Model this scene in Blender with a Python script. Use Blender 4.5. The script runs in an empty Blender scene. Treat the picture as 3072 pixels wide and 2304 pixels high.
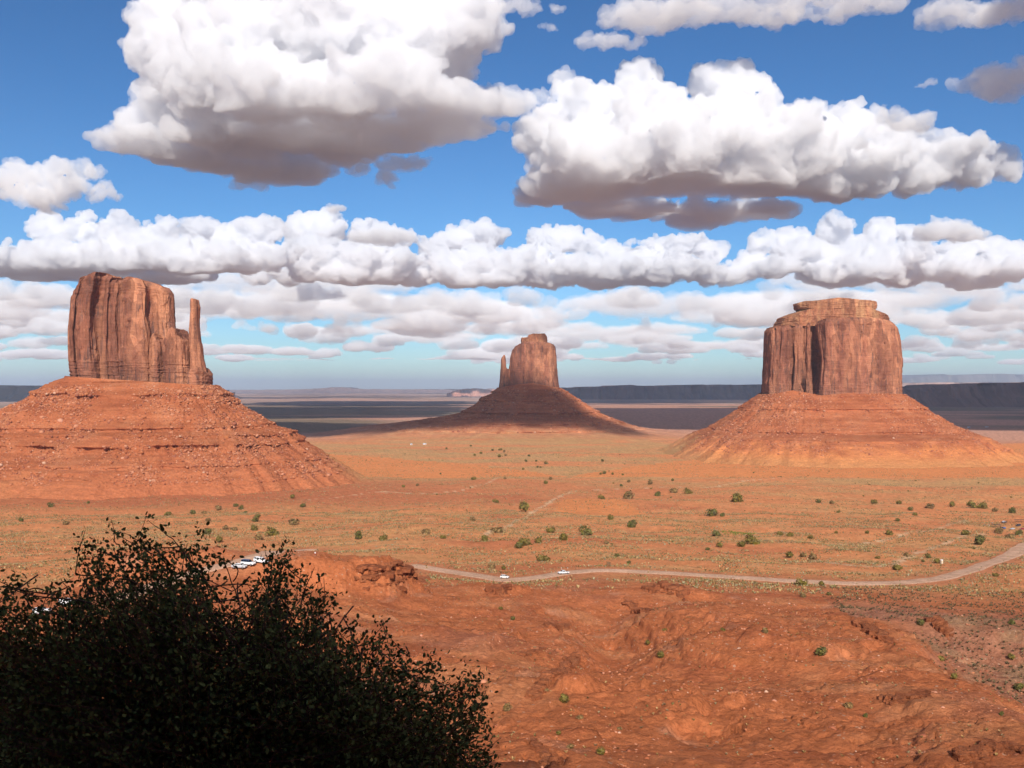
import bpy, bmesh, math, random, os
import numpy as np
from mathutils import Vector
S = bpy.context.scene
C = S.collection
R_ = math.radians

# ------------------------------------------------------------------ camera, sky, sun, exposure
F, VH = 3013.0, 1165.0            # focal length and horizon row, in pixels of the 3072-wide photograph
cd = bpy.data.cameras.new('camera'); cam = bpy.data.objects.new('camera', cd); C.objects.link(cam)
cd.sensor_width = 36; cd.lens = 36 * F / 3072; cd.clip_start = .1; cd.clip_end = 400000
cam.rotation_euler = (math.pi / 2 + math.atan((VH - 1152) / F), 0, 0)
S.camera = cam
SUN_EL, SUN_AZ = 31.0, -3.0       # the light travels towards azimuth SUN_AZ (degrees right of +Y)
w = bpy.data.worlds.new('World'); S.world = w; w.use_nodes = True
wn = w.node_tree; bg = wn.nodes['Background']
sky = wn.nodes.new('ShaderNodeTexSky'); sky.sky_type = 'NISHITA'; sky.sun_disc = False
sky.sun_elevation = R_(SUN_EL); sky.sun_rotation = R_(180 + SUN_AZ)
sky.altitude = 1700; sky.air_density = 1.0; sky.dust_density = .9; sky.ozone_density = 5.0
hs = wn.nodes.new('ShaderNodeHueSaturation'); hs.inputs['Saturation'].default_value = 1.1
gm = wn.nodes.new('ShaderNodeGamma'); gm.inputs[1].default_value = 1.2
wn.links.new(sky.outputs[0], gm.inputs[0]); wn.links.new(gm.outputs[0], hs.inputs['Color']); tn = wn.nodes.new('ShaderNodeMix'); tn.data_type = 'RGBA'; tn.blend_type = 'MULTIPLY'; tn.inputs['Factor'].default_value = 1; tn.inputs['B'].default_value = (.97, 1.01, .96, 1)   # the air's own tint
wn.links.new(hs.outputs[0], tn.inputs['A']); wn.links.new(tn.outputs['Result'], bg.inputs[0])
bg.inputs[1].default_value = .059
sl = bpy.data.lights.new('sun', 'SUN'); sl.energy = 4.2; sl.angle = R_(.5); sl.color = (1, .93, .83)
so = bpy.data.objects.new('sun', sl); C.objects.link(so)
SD = Vector((math.sin(R_(SUN_AZ)) * math.cos(R_(SUN_EL)), math.cos(R_(SUN_AZ)) * math.cos(R_(SUN_EL)), -math.sin(R_(SUN_EL))))
so.rotation_euler = SD.to_track_quat('-Z', 'Y').to_euler()
S.view_settings.view_transform = 'Standard'; S.view_settings.look = 'None'
S.view_settings.exposure = .4; S.view_settings.gamma = 1; S.view_settings.use_curve_mapping = False
cy = S.cycles
cy.max_bounces = 34; cy.diffuse_bounces = 3; cy.glossy_bounces = 2; cy.volume_bounces = 32; cy.transparent_max_bounces = 120
cy.use_denoising = True; cy.adaptive_threshold = .012

# ------------------------------------------------------------------ noise
PERM = np.random.default_rng(1).permutation(256).astype(np.int64); PERM = np.concatenate([PERM, PERM, PERM])
GR = np.random.default_rng(2).normal(size=(256, 3)); GR /= np.linalg.norm(GR, axis=1)[:, None]
G2 = np.random.default_rng(3).normal(size=(256, 2)); G2 /= np.linalg.norm(G2, axis=1)[:, None]

def n3(p):
    p = np.asarray(p, float); i = np.floor(p).astype(np.int64); f = p - i; u = f * f * f * (f * (f * 6 - 15) + 10); i &= 255
    out = 0
    for dx in (0, 1):
        wx = u[:, 0] if dx else 1 - u[:, 0]
        for dy in (0, 1):
            wy = u[:, 1] if dy else 1 - u[:, 1]
            for dz in (0, 1):
                wz = u[:, 2] if dz else 1 - u[:, 2]
                g = GR[PERM[PERM[PERM[(i[:, 0] + dx) & 255] + ((i[:, 1] + dy) & 255)] + ((i[:, 2] + dz) & 255)]]
                out = out + wx * wy * wz * (g[:, 0] * (f[:, 0] - dx) + g[:, 1] * (f[:, 1] - dy) + g[:, 2] * (f[:, 2] - dz))
    return out

def n2(x, y):
    x = np.asarray(x, float); y = np.asarray(y, float)
    ix = np.floor(x).astype(np.int64); iy = np.floor(y).astype(np.int64); fx = x - ix; fy = y - iy
    ux = fx * fx * fx * (fx * (fx * 6 - 15) + 10); uy = fy * fy * fy * (fy * (fy * 6 - 15) + 10); ix &= 255; iy &= 255
    out = 0
    for dx in (0, 1):
        wx = ux if dx else 1 - ux
        for dy in (0, 1):
            g = G2[PERM[PERM[(ix + dx) & 255] + ((iy + dy) & 255)]]
            out = out + wx * (uy if dy else 1 - uy) * (g[..., 0] * (fx - dx) + g[..., 1] * (fy - dy))
    return out * 1.4

def f2(x, y, o=4, s=0.):
    a = 1.; t = 0; x = np.asarray(x, float) + s * 13.7; y = np.asarray(y, float) - s * 7.1
    for k in range(o):
        t = t + a * n2(x, y); x = x * 2.03 + 11.3; y = y * 2.03 - 5.7; a *= .5
    return t

def f3(p, o=3):
    a = 1.; t = 0
    for k in range(o):
        t = t + a * n3(p); p = p * 2.03 + 17.1; a *= .5
    return t

def ss(a, b, x):
    t = np.clip((np.asarray(x, float) - a) / (b - a), 0, 1); return t * t * (3 - 2 * t)

# ------------------------------------------------------------------ mesh and object helpers
def mesh_np(name, v, f, smooth=False):
    v = np.asarray(v, np.float32); f = np.asarray(f, np.int32)
    me = bpy.data.meshes.new(name); me.vertices.add(len(v)); me.vertices.foreach_set('co', v.ravel())
    n = f.shape[1]; me.loops.add(f.size); me.loops.foreach_set('vertex_index', f.ravel())
    me.polygons.add(len(f)); me.polygons.foreach_set('loop_start', np.arange(len(f), dtype=np.int32) * n)
    if smooth: me.polygons.foreach_set('use_smooth', np.ones(len(f), bool))
    me.update(calc_edges=True); return me

def link(name, me, mat=None, parent=None, loc=(0, 0, 0), rz=0):
    o = bpy.data.objects.new(name, me); C.objects.link(o)
    if mat is not None:
        for m in (mat if isinstance(mat, (list, tuple)) else [mat]): me.materials.append(m)
    if parent is not None: o.parent = parent
    o.location = loc; o.rotation_euler = (0, 0, rz); return o

def thing(name, label, cat, loc=(0, 0, 0), rz=0, group=None):
    o = bpy.data.objects.new(name, None); C.objects.link(o); o.location = loc; o.rotation_euler = (0, 0, rz); o.empty_display_size = .1
    return tag(o, label, cat, group)

def tag(o, label, cat=None, group=None, kind=None):
    if label: o['label'] = label
    if cat: o['category'] = cat
    if group: o['group'] = group
    if kind: o['kind'] = kind
    return o

def vcol(me, name, col):
    a = me.color_attributes.new(name, 'FLOAT_COLOR', 'POINT'); c = np.ones((len(me.vertices), 4), np.float32); c[:, :3] = col
    a.data.foreach_set('color', c.ravel())

def grid_faces(nr, nc, wrap=False):
    i = np.arange(nr - 1)[:, None]; j = np.arange(nc if wrap else nc - 1)[None]; j2 = (j + 1) % nc
    return np.stack([i * nc + j, i * nc + j2, (i + 1) * nc + j2, (i + 1) * nc + j], -1).reshape(-1, 4)

class NT:
    def __init__(s, name):
        s.m = bpy.data.materials.new(name); s.m.use_nodes = True; s.t = s.m.node_tree; s.b = s.t.nodes['Principled BSDF']; s.out = s.t.nodes['Material Output']
        s.b.inputs['Specular IOR Level'].default_value = .2; s.b.inputs['Roughness'].default_value = .9
    def n(s, typ, **kw):
        x = s.t.nodes.new(typ)
        for k, v in kw.items(): setattr(x, k, v)
        return x
    def l(s, a, b): s.t.links.new(a, b)
    def noise(s, scale, detail=4, vec=None, rough=.55, dist=0.):
        x = s.n('ShaderNodeTexNoise'); x.inputs['Scale'].default_value = scale; x.inputs['Detail'].default_value = detail; x.inputs['Roughness'].default_value = rough; x.inputs['Distortion'].default_value = dist
        if vec is not None: s.l(vec, x.inputs['Vector'])
        return x.outputs['Fac']
    def coords(s, scale=(1, 1, 1), kind='Object'):
        t = s.n('ShaderNodeTexCoord'); m = s.n('ShaderNodeMapping'); m.inputs['Scale'].default_value = scale; s.l(t.outputs[kind], m.inputs['Vector']); return m.outputs[0]
    def ramp(s, fac, stops):
        r = s.n('ShaderNodeValToRGB'); e = r.color_ramp.elements
        while len(e) < len(stops): e.new(.5)
        for q, (p, c) in zip(e, stops):
            q.position = p; q.color = (*c, 1) if len(c) == 3 else c
        s.l(fac, r.inputs[0]); return r.outputs[0]
    def mix(s, fac, a, b, mode='MIX'):
        x = s.n('ShaderNodeMix', data_type='RGBA', blend_type=mode)
        for sock, val in ((x.inputs['Factor'], fac), (x.inputs['A'], a), (x.inputs['B'], b)):
            if isinstance(val, (int, float)): sock.default_value = val
            elif isinstance(val, tuple): sock.default_value = (*val, 1)
            else: s.l(val, sock)
        return x.outputs['Result']
    def math(s, op, a, b=None, clamp=False):
        x = s.n('ShaderNodeMath', operation=op, use_clamp=clamp)
        for i, v in enumerate((a, b)):
            if v is None: continue
            if isinstance(v, (int, float)): x.inputs[i].default_value = v
            else: s.l(v, x.inputs[i])
        return x.outputs[0]
    def attr(s, name):
        a = s.n('ShaderNodeAttribute'); a.attribute_name = name; return a.outputs['Color']
    def base(s, c): s.l(c, s.b.inputs['Base Color']) if not isinstance(c, tuple) else setattr(s.b.inputs['Base Color'], 'default_value', (*c, 1))
    def bump(s, h, strength=.5, dist=1.):
        b = s.n('ShaderNodeBump'); b.inputs['Strength'].default_value = strength; b.inputs['Distance'].default_value = dist; s.l(h, b.inputs['Height']); s.l(b.outputs[0], s.b.inputs['Normal'])

def plain(name, col, rough=.6, spec=.3, metal=0., var=.12, scale=6.):
    t = NT(name); t.b.inputs['Roughness'].default_value = rough; t.b.inputs['Specular IOR Level'].default_value = spec; t.b.inputs['Metallic'].default_value = metal
    f = t.noise(scale, 3, t.coords()); c2 = tuple(max(0, x * (1 - var)) for x in col); c3 = tuple(min(1, x * (1 + var)) for x in col)
    t.base(t.ramp(f, [(.3, c2), (.7, c3)])); return t.m

def px(u, v, d): return np.array((d * (u - 1536) / F, d, -d * (v - VH) / F))


# ------------------------------------------------------------------ the ground: one height function, one sheet to the horizon
RB = np.array([0, 3, 6, 12, 30, 60, 115, 165, 230, 310, 380, 460, 560, 700, 850, 1000, 1250, 1600, 3000, 6000, 15000, 80000.])
ZB = np.array([-1.6, -1.75, -3.6, -8, -19, -30, -43.5, -54, -63.7, -72, -79, -86, -94, -104, -114, -121, -130, -135, -138, -145, -155, -160.])
RIDGE = np.array([(60, 60), (70, 110), (72, 142), (80, 180), (86, 215), (96, 258), (104, 300)], float)

def seg_dist(x, y, P):
    """distance to a polyline, and the side (positive = right of travel)"""
    best = np.full(np.shape(x), 1e9); side = np.zeros(np.shape(x)); tt = np.zeros(np.shape(x)); n = len(P) - 1
    for i in range(n):
        ax, ay = P[i]; bx, by = P[i + 1]; dx, dy = bx - ax, by - ay; L2 = dx * dx + dy * dy
        t = np.clip(((x - ax) * dx + (y - ay) * dy) / L2, 0, 1); ex = x - ax - t * dx; ey = y - ay - t * dy; d = np.hypot(ex, ey)
        m = d < best; best = np.where(m, d, best); side = np.where(m, -(dx * ey - dy * ex), side); tt = np.where(m, (i + t) / n, tt)
    return best, np.sign(side), tt

def terr(h, step, amt, lo=.30, hi=.52):
    q = h / step; fr = q - np.floor(q); return h + step * amt * (ss(lo, hi, fr) - fr)

def height0(x, y):
    x = np.asarray(x, float); y = np.asarray(y, float); r = np.hypot(x, y)
    z = np.interp(r, RB, ZB)
    # unseen rise behind the camera, added to keep the near shrub in shade
    back = ss(1.5, 14, -y + .25 * np.abs(x) * 0) * (1 - ss(120, 700, r))
    z = z * (1 - ss(0, 25, -y) * (1 - ss(60, 900, r))) + back * 16 * (1 - ss(60, 300, np.abs(x)))
    near = ss(20, 70, r) * (1 - ss(375, 460, r + .12 * x))
    # car park knoll: a broad swell with a broken rim towards the camera
    z = z + 13.5 * np.exp(-((x + 112) / 92) ** 2 - ((y - 318) / 72) ** 2) * (1 - ss(-48, -8, x))
    kx, ky = x + 92, y - 350
    wob = 6 * f2(x / 17, y / 17, 4, 3)
    a = 1 - ss(.74, 1.04, np.sqrt((kx / (64 + wob)) ** 2 + (ky / (36 + .6 * wob)) ** 2))
    z = z + a * (9.5 + .03 * np.maximum(kx, 0) - .02 * np.minimum(kx + 15, 0))
    # right spur: ridge, then a drop to the scrubby valley
    d, s, t = seg_dist(x, y, RIDGE); rw = d * s + 4 * f2(x / 16, y / 16, 3, 5)
    inb = ss(95, 140, r) * (1 - ss(285, 330, r))
    z = z + inb * (4.5 * np.exp(-(np.minimum(rw, 0) / 26) ** 2) * (rw < 0) + (4.5 - 9.5 * ss(0, 26, rw)) * (rw >= 0)) * (1 - .6 * ss(60, 130, rw))
    # the central gully with its two shoulders
    gx = x - .094 * y - 3 * np.sin(y / 19)
    gul = ss(205, 250, y) * (1 - ss(330, 375, y))
    z = z - gul * 6.5 * np.exp(-(gx / 11) ** 2) + gul * 3.5 * np.exp(-((gx - 34) / 20) ** 2) + gul * 3.2 * np.exp(-((gx + 38) / 20) ** 2)
    # humps: cx, cy, radius x, radius y, height
    for cx, cy, rx, ry, hh in ((57, 392, 26, 11, 3.5), (-6, 386, 12, 7, 2.6), (-28, 378, 34, 14, 2), (-20, 190, 30, 24, 6), (22, 170, 26, 18, 4), (-70, 250, 40, 30, 5), (48, 240, 30, 22, 3.5), (128, 310, 34, 22, 4), (178, 290, 40, 26, 3), (-58, 745, 60, 70, 6.5), (120, 520, 60, 26, 3), (-175, 520, 70, 50, 5), (40, 640, 120, 30, 3)):
        z = z + hh * np.exp(-((x - cx) / rx) ** 2 - ((y - cy) / ry) ** 2)
    n1 = f2(x / 46, y / 46, 3, 1); nf = f2(x / 13, y / 13, 4, 2)
    z = z + near * (1.9 * n1 + .62 * nf - 1.0 * np.abs(f2(x / 34, y / 34, 3, 9)))
    lay = z + .9 * f2(x / 18, y / 18, 3, 8)
    mk = near * ss(-.4, .15, f2(x / 38, y / 38, 2, 6)) * (1 - ss(.2, .9, a) * 0)
    z = z + (terr(lay, 2.6, 1.0) - lay) * mk * .85 + (terr(lay + 1.1, .9, 1.0) - lay - 1.1) * mk * .7
    crack = np.abs(f2(x / 9 + .3 * n1, y / 5, 3, 16)); z = z - near * .8 * (1 - ss(.0, .09, crack)) * ss(.0, .5, f2(x / 30, y / 30, 2, 17) + .1)
    z = z + near * (.26 * f2(x / 2.6, y / 2.6, 4, 4) + .12 * np.abs(f2(x / .9, y / .9, 2, 18)))
    plain_ = ss(420, 620, r) * (1 - ss(2500, 5000, r))
    z = z + plain_ * (3.4 * f2(x / 130, y / 130, 3, 12) * (1 - .5 * ss(900, 1800, r)) + .8 * f2(x / 24, y / 24, 3, 13))
    z = z + ss(4000, 9000, r) * 5 * f2(x / 2600, y / 2600, 3, 14)
    # low red terraces round the foot of the left butte
    return z

def unproject(uv):
    uv = np.asarray(uv, float); tx = (uv[:, 0] - 1536) / F; tz = -(uv[:, 1] - VH) / F
    D = np.geomspace(80, 9000, 900); X = tx[:, None] * D; Y = np.broadcast_to(D, X.shape); Z = tz[:, None] * D
    below = height(X.ravel(), Y.ravel()).reshape(X.shape) > Z
    k = below.argmax(1); k = np.where(below.any(1), k, len(D) - 1); k0 = np.maximum(k - 1, 0)
    h0 = height(X[np.arange(len(k)), k0], D[k0]) - Z[np.arange(len(k)), k0]; h1 = height(X[np.arange(len(k)), k], D[k]) - Z[np.arange(len(k)), k]
    t = np.where(np.abs(h1 - h0) > 1e-9, -h0 / (h1 - h0 + 1e-12), 0); d = D[k0] + np.clip(t, 0, 1) * (D[k] - D[k0])
    P = np.c_[tx * d, d]; return np.c_[P, height(P[:, 0], P[:, 1])]

def spline(P, n):
    P = np.asarray(P, float); t = np.r_[0, np.cumsum(np.linalg.norm(np.diff(P, axis=0), axis=1))]; q = np.linspace(0, t[-1], n)
    out = np.stack([np.interp(q, t, P[:, k]) for k in range(P.shape[1])], 1)
    k = max(3, n // (2 * len(P)) | 1); ker = np.hanning(k + 2)[1:-1]; ker /= ker.sum(); pad = k // 2
    return np.stack([np.convolve(np.r_[2 * c[0] - c[pad:0:-1], c, 2 * c[-1] - c[-2:-pad - 2:-1]], ker, 'valid') for c in out.T], 1)

height = height0
ROADA = unproject(np.array([(330, 1800), (440, 1768), (560, 1730), (650, 1700), (740, 1676), (820, 1658), (900, 1649), (950, 1652)], float))
ROADB = unproject(np.array([(1235, 1698), (1300, 1707), (1400, 1722), (1514, 1735), (1600, 1731), (1700, 1720), (1790, 1713), (1880, 1713), (2000, 1720), (2150, 1729), (2350, 1740), (2550, 1748), (2700, 1747), (2830, 1735), (2920, 1712), (3000, 1680), (3072, 1645), (3200, 1590)], float))
ROADA = spline(ROADA[:, :2], 160); ROADB = spline(ROADB[:, :2], 420)
def profile_z(P, k):
    z_ = height0(P[:, 0], P[:, 1]); ker = np.hanning(k); ker /= ker.sum(); return np.convolve(np.r_[np.full(k // 2, z_[0]), z_, np.full(k // 2, z_[-1])], ker, 'valid')[:len(z_)]
RZ = [(ROADA, profile_z(ROADA, 31)), (ROADB, profile_z(ROADB, 61))]
def height(x, y):       # the grader has cut and filled the ground along both roads
    x = np.asarray(x, float); y = np.asarray(y, float); z = height0(x, y); m = (y > 200) & (y < 900) & (np.abs(x) < 500)
    if m.any():
        xs, ys = x[m], y[m]; zm = z[m]
        for P, zr in RZ:
            Q = P[::6]; zq = zr[::6]; d, s_, t = seg_dist(xs, ys, Q); zt = np.interp(t, np.linspace(0, 1, len(Q)), zq); k = 1 - ss(7, 24, d); zm = zm * (1 - k) + zt * k
        z = z.copy(); z[m] = zm
    return z
STREAKS = [spline(unproject(np.array(p, float))[:, :2], 60) for p in (
    [(1200, 1480), (1308, 1480), (1395, 1469), (1470, 1447), (1504, 1427), (1590, 1421), (1680, 1416)],
    [(1460, 1603), (1547, 1564), (1612, 1525), (1677, 1490), (1720, 1473), (1830, 1468), (1938, 1464), (2070, 1460), (2160, 1460)],
    [(2100, 1463), (2232, 1441), (2400, 1428), (2495, 1411), (2583, 1389), (2850, 1380)],
    [(2440, 1680), (2560, 1700), (2640, 1702), (2800, 1640), (2950, 1600)], [(2400, 1625), (2560, 1632), (2700, 1610), (2900, 1560)], [(900, 1500), (1000, 1494), (1100, 1478), (1230, 1480)])]
DUNE = unproject(np.array([(1782, 1516)], float))[0]

def paint(x, y, z):
    """what the soil itself is here: its own colour, before sun or shade"""
    r = np.hypot(x, y); n = len(x); col = np.zeros((n, 3))
    def lay(c, m): col[:] = col * (1 - m[:, None]) + np.array(c) * m[:, None]
    col[:] = (.62, .248, .102)
    a = f2(x / 90, y / 60, 4, 21); b = f2(x / 24, y / 16, 4, 22); c = f2(x / 300, y / 120, 3, 23)
    grass = ss(-.15, .55, a + .5 * c + .25 * b)
    lay((.55, .30, .125), grass * .55)
    lay((.56, .36, .17), ss(.2, .8, f2(x / 60, y / 22, 4, 24)) * .4)
    lay((.50, .17, .075), ss(.1, .7, f2(x / 160, y / 90, 3, 25) - .2) * .8)
    # greyer sage flats between the buttes
    flat = ss(1250, 1500, r) * (1 - ss(2500, 2800, r)) * ss(-.5, .2, c + .3 * a)
    lay((.47, .305, .135), flat * .6)
    # far plain: pinkish tan earth with bands of dark sage
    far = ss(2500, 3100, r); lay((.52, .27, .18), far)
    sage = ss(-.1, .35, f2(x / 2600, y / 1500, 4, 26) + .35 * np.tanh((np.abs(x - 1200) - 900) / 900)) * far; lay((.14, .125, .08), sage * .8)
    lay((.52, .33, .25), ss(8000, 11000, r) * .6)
    # red foot of the left butte
    lay((.45, .15, .068), np.exp(-(((x + 390) / 480) ** 2 + ((y - 1265) / 230) ** 4)) * .95)
    # the near badlands
    near = 1 - ss(400, 520, r + 25 * b)
    lay((.475, .157, .063), near)
    strat = f2(x / 70, z / 1.7, 3, 27)
    lay((.38, .115, .05), near * ss(.15, .6, strat) * .7)
    lay((.56, .235, .105), near * ss(.1, .7, f2(x / 34, y / 26, 4, 28)) * .65)
    lay((.50, .25, .15), near * ss(.4, .9, f2(x / 14, y / 14, 4, 29)) * .5)
    lay((.37, .145, .085), near * ss(.3, .8, f2(x / 55, y / 55, 3, 30)) * .5)
    d, s, t = seg_dist(x, y, RIDGE); val = ss(4, 20, d * s) * ss(120, 160, r) * (1 - ss(360, 420, r)); lay((.38, .175, .105), val * .8); lay((.32, .20, .11), val * ss(-.1, .5, f2(x / 20, y / 20, 3, 31)) * .7)
    # bare orange dune
    wob = .22 * f2(x / 20, y / 20, 3, 33); du = (np.abs(x - DUNE[0]) / (41 - .09 * (y - DUNE[1]))) ** 3 + (np.abs(y - DUNE[1]) / 112) ** 3 + wob; bare = 1 - ss(.8, 1.02, du)
    for P in STREAKS:
        d, s, t = seg_dist(x, y, P); lay((.66, .49, .31), (1 - ss(.2, 3.6, d + 2.0 * b + 2.2 * f2(x / 5, y / 5, 2, 34) + .5)) * .75)
    for P in (ROADA, ROADB):      # the verge pushed up by the grader
        d, s, t = seg_dist(x, y, P); lay((.50, .20, .095), (1 - ss(6, 17, d + 4 * b)) * .8)
    lay((.66, .252, .092), bare)
    v = 1 + .16 * (1 - .7 * bare[:, None]) * f2(x / 3.1, y / 3.1, 3, 35)[:, None]
    return np.clip(col * v * np.array((1.08, 1.06, 1.05)), .01, .9)

azf = np.arange(-37.5, 37.51, .085); azc = np.r_[-180:-40:4, ] ; az = R_(1) * np.r_[azc, np.arange(-40, -37.6, .5), azf, np.arange(38, 40.1, .5), np.arange(44, 180, 4)]
vv = np.arange(1150, 118, -2.1); rr_ = np.interp(vv, (-ZB / np.maximum(RB, 1e-3) * F)[3:][::-1], RB[3:][::-1])
rows = np.r_[.5, np.geomspace(1.5, rr_[0] * .98, 46), rr_, np.geomspace(rr_[-1] * 1.012, 90000, 150)]
rows = np.unique(rows); gx_, gy_ = np.sin(az)[None] * rows[:, None], np.cos(az)[None] * rows[:, None]
gz_ = height(gx_.ravel(), gy_.ravel())
gv = np.c_[gx_.ravel(), gy_.ravel(), gz_]
me = mesh_np('ground', gv, grid_faces(len(rows), len(az), True)[:, ::-1], True)
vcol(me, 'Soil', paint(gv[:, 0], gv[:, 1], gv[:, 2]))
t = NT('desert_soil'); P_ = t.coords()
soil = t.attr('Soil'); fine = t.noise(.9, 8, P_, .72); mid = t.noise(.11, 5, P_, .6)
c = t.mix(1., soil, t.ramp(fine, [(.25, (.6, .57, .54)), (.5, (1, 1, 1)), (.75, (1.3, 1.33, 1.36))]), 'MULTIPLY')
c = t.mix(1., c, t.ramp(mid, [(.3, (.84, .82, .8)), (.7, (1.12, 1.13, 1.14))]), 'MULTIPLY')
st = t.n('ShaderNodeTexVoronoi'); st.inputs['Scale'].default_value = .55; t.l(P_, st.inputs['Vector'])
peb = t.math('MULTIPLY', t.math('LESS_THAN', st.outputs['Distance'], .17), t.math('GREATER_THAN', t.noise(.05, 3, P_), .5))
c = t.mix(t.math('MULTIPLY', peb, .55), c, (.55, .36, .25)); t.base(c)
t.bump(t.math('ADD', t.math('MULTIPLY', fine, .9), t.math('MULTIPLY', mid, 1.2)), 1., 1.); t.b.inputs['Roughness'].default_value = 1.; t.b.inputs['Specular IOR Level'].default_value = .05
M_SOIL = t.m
tag(link('ground', me, M_SOIL), 'red desert ground from the lookout slope to the horizon', kind='structure')

# ------------------------------------------------------------------ dirt road
def road(name, P, wid, label):
    T = np.gradient(P, axis=0); T /= np.linalg.norm(T, axis=1)[:, None]; N = np.c_[T[:, 1], -T[:, 0]]; k = np.linspace(-1, 1, 9)
    wv = wid(np.linspace(0, 1, len(P)))[:, None] * (1 + .10 * f2(np.arange(len(P))[:, None] / 9 + 0 * k, 5 * np.sign(k)[None] + np.zeros((len(P), 1)), 2, 41))
    X = P[:, None, 0] + N[:, None, 0] * k * wv / 2; Y = P[:, None, 1] + N[:, None, 1] * k * wv / 2
    hc = height(P[:, 0], P[:, 1]); Z = height(X.ravel(), Y.ravel()).reshape(X.shape); Z = .5 * Z + .5 * np.maximum(Z, hc[:, None] - .3) + .14 + .10 * (1 - k * k)
    Z[:, 0] -= .5; Z[:, -1] -= .5
    me = mesh_np(name, np.c_[X.ravel(), Y.ravel(), Z.ravel()], grid_faces(len(P), 9), True)
    kk = np.broadcast_to(np.abs(k), X.shape).ravel(); tr = np.exp(-((kk - .42) / .16) ** 2); sandy = np.clip(f2(X.ravel() / 9, Y.ravel() / 9, 3, 42), -1, 1)
    col = np.array((.66, .42, .285))[None] * (1 + .1 * sandy[:, None]) + tr[:, None] * np.array((-.07, -.07, -.06)); edge = ss(.72, 1., kk)[:, None]; col = col * (1 - edge) + np.array((.52, .22, .105)) * edge
    vcol(me, 'Soil', col); return tag(link(name, me, M_SOIL), label, kind='structure')
road('road', ROADA, lambda s: 10 - 2.5 * s, 'dirt track climbing onto the car park knoll')
road('road', ROADB, lambda s: 10.5 + 9 * ss(.55, .85, s), 'pale dirt road winding across the desert floor')

# ------------------------------------------------------------------ far mesas and mountains
def rock_far(name, c1, c2, sc):
    t = NT(name); P = t.coords((1, 1, 3)); f = t.noise(sc, 5, P); t.base(t.ramp(f, [(.3, c1), (.7, c2)])); t.b.inputs['Roughness'].default_value = 1; return t.m
def ridge(name, label, prof, d, depth, mat, zb=-165, rough=.12, talus=2.2, seed=0, n=420):
    prof = np.array(prof, float); u = np.linspace(prof[0, 0], prof[-1, 0], n); top = -(np.interp(u, prof[:, 0], prof[:, 1]) - VH) * d / F
    x = (u - 1536) / F * d; H = np.maximum(top - zb, 3); H = H * (1 + rough * f2(x / (d * .012), x * 0 + seed, 4, seed))
    # cross sections: foot, slope, cliff foot, rim, back rim, back foot
    X = []; out = f2(x / (d * .02), x * 0 + 3, 4, seed + 2) * H * 1.2
    for off, fr in ((-talus, -.05), (-talus * .55, .22), (-.9, .42), (-.55, .5), (-.32, .82), (-.2, 1.), (.0, 1.), (depth, .98), (depth + 3, -.1)):
        X.append(np.c_[x, d + out * (1 if off < 0 else .2) + off * H * (1 + .5 * f2(x / (d * .006), x * 0 + fr, 3, seed + 5)), zb + H * fr * (1 + (.05 * f2(x / (d * .005), x * 0 + 9 * fr, 3, seed + 7) if .1 < fr < 1 else 0))])
    V = np.concatenate(X); me = mesh_np(name, V, grid_faces(len(X), n), True); return tag(link(name, me, mat), label, kind='structure')
MF1 = rock_far('mesa_rock', (.17, .10, .085), (.26, .155, .12), .004); MF2 = rock_far('pink_cliff_rock', (.46, .20, .13), (.58, .30, .22), .004); MF3 = rock_far('mountain_slope', (.13, .12, .10), (.22, .18, .15), .0006); MF4 = rock_far('pale_mesa_rock', (.5, .3, .22), (.6, .4, .31), .003)
ridge('hills', 'long dark mesa left of the left butte', [(-700, 1152), (-300, 1158), (60, 1158), (130, 1160), (300, 1166), (520, 1180)], 12000, 20, MF1, seed=1)
ridge('hills', 'thin blue mesa line on the horizon', [(560, 1172), (690, 1170), (900, 1168), (970, 1164), (1030, 1161), (1060, 1167), (1200, 1168), (1500, 1166), (1700, 1167)], 36000, 9, MF1, zb=-175, seed=2)
ridge('hills', 'pink cliffs left of the distant butte', [(1340, 1180), (1375, 1169), (1420, 1166), (1470, 1168), (1520, 1166), (1600, 1172)], 19000, 8, MF2, seed=3)
ridge('hills', 'dark mesa between the two right buttes', [(1640, 1176), (1690, 1163), (1760, 1161), (1840, 1158), (1860, 1156), (1990, 1157), (2030, 1155), (2140, 1154), (2310, 1154), (2480, 1160), (2560, 1185)], 14000, 12, MF1, seed=4, rough=.05)
ridge('hills', 'jagged dark rock wall right of the right butte', [(2600, 1172), (2690, 1158), (2712, 1160), (2722, 1170), (2740, 1171), (2752, 1164), (2764, 1171), (2776, 1170), (2786, 1157), (2794, 1159), (2800, 1171), (2808, 1171), (2814, 1155), (2828, 1153), (2838, 1162), (2850, 1163), (2858, 1153), (2890, 1155), (2930, 1151), (3072, 1148), (3300, 1144), (3700, 1150)], 8300, 3, MF1, seed=5, rough=.015, n=900)
ridge('hills', 'pale pink mesa behind the dark rock wall', [(2500, 1156), (2680, 1150), (2800, 1148), (3072, 1147), (3500, 1147)], 21000, 10, MF4, seed=6, rough=.03)
ridge('mountains', 'hazy blue mountain range on the right horizon', [(2400, 1160), (2560, 1150), (2715, 1133), (2780, 1129), (2830, 1124), (2870, 1126), (2960, 1122), (3072, 1124), (3200, 1120), (3500, 1140), (3700, 1155)], 46000, 6, MF3, zb=-200, seed=7, rough=.03, talus=4)

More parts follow.
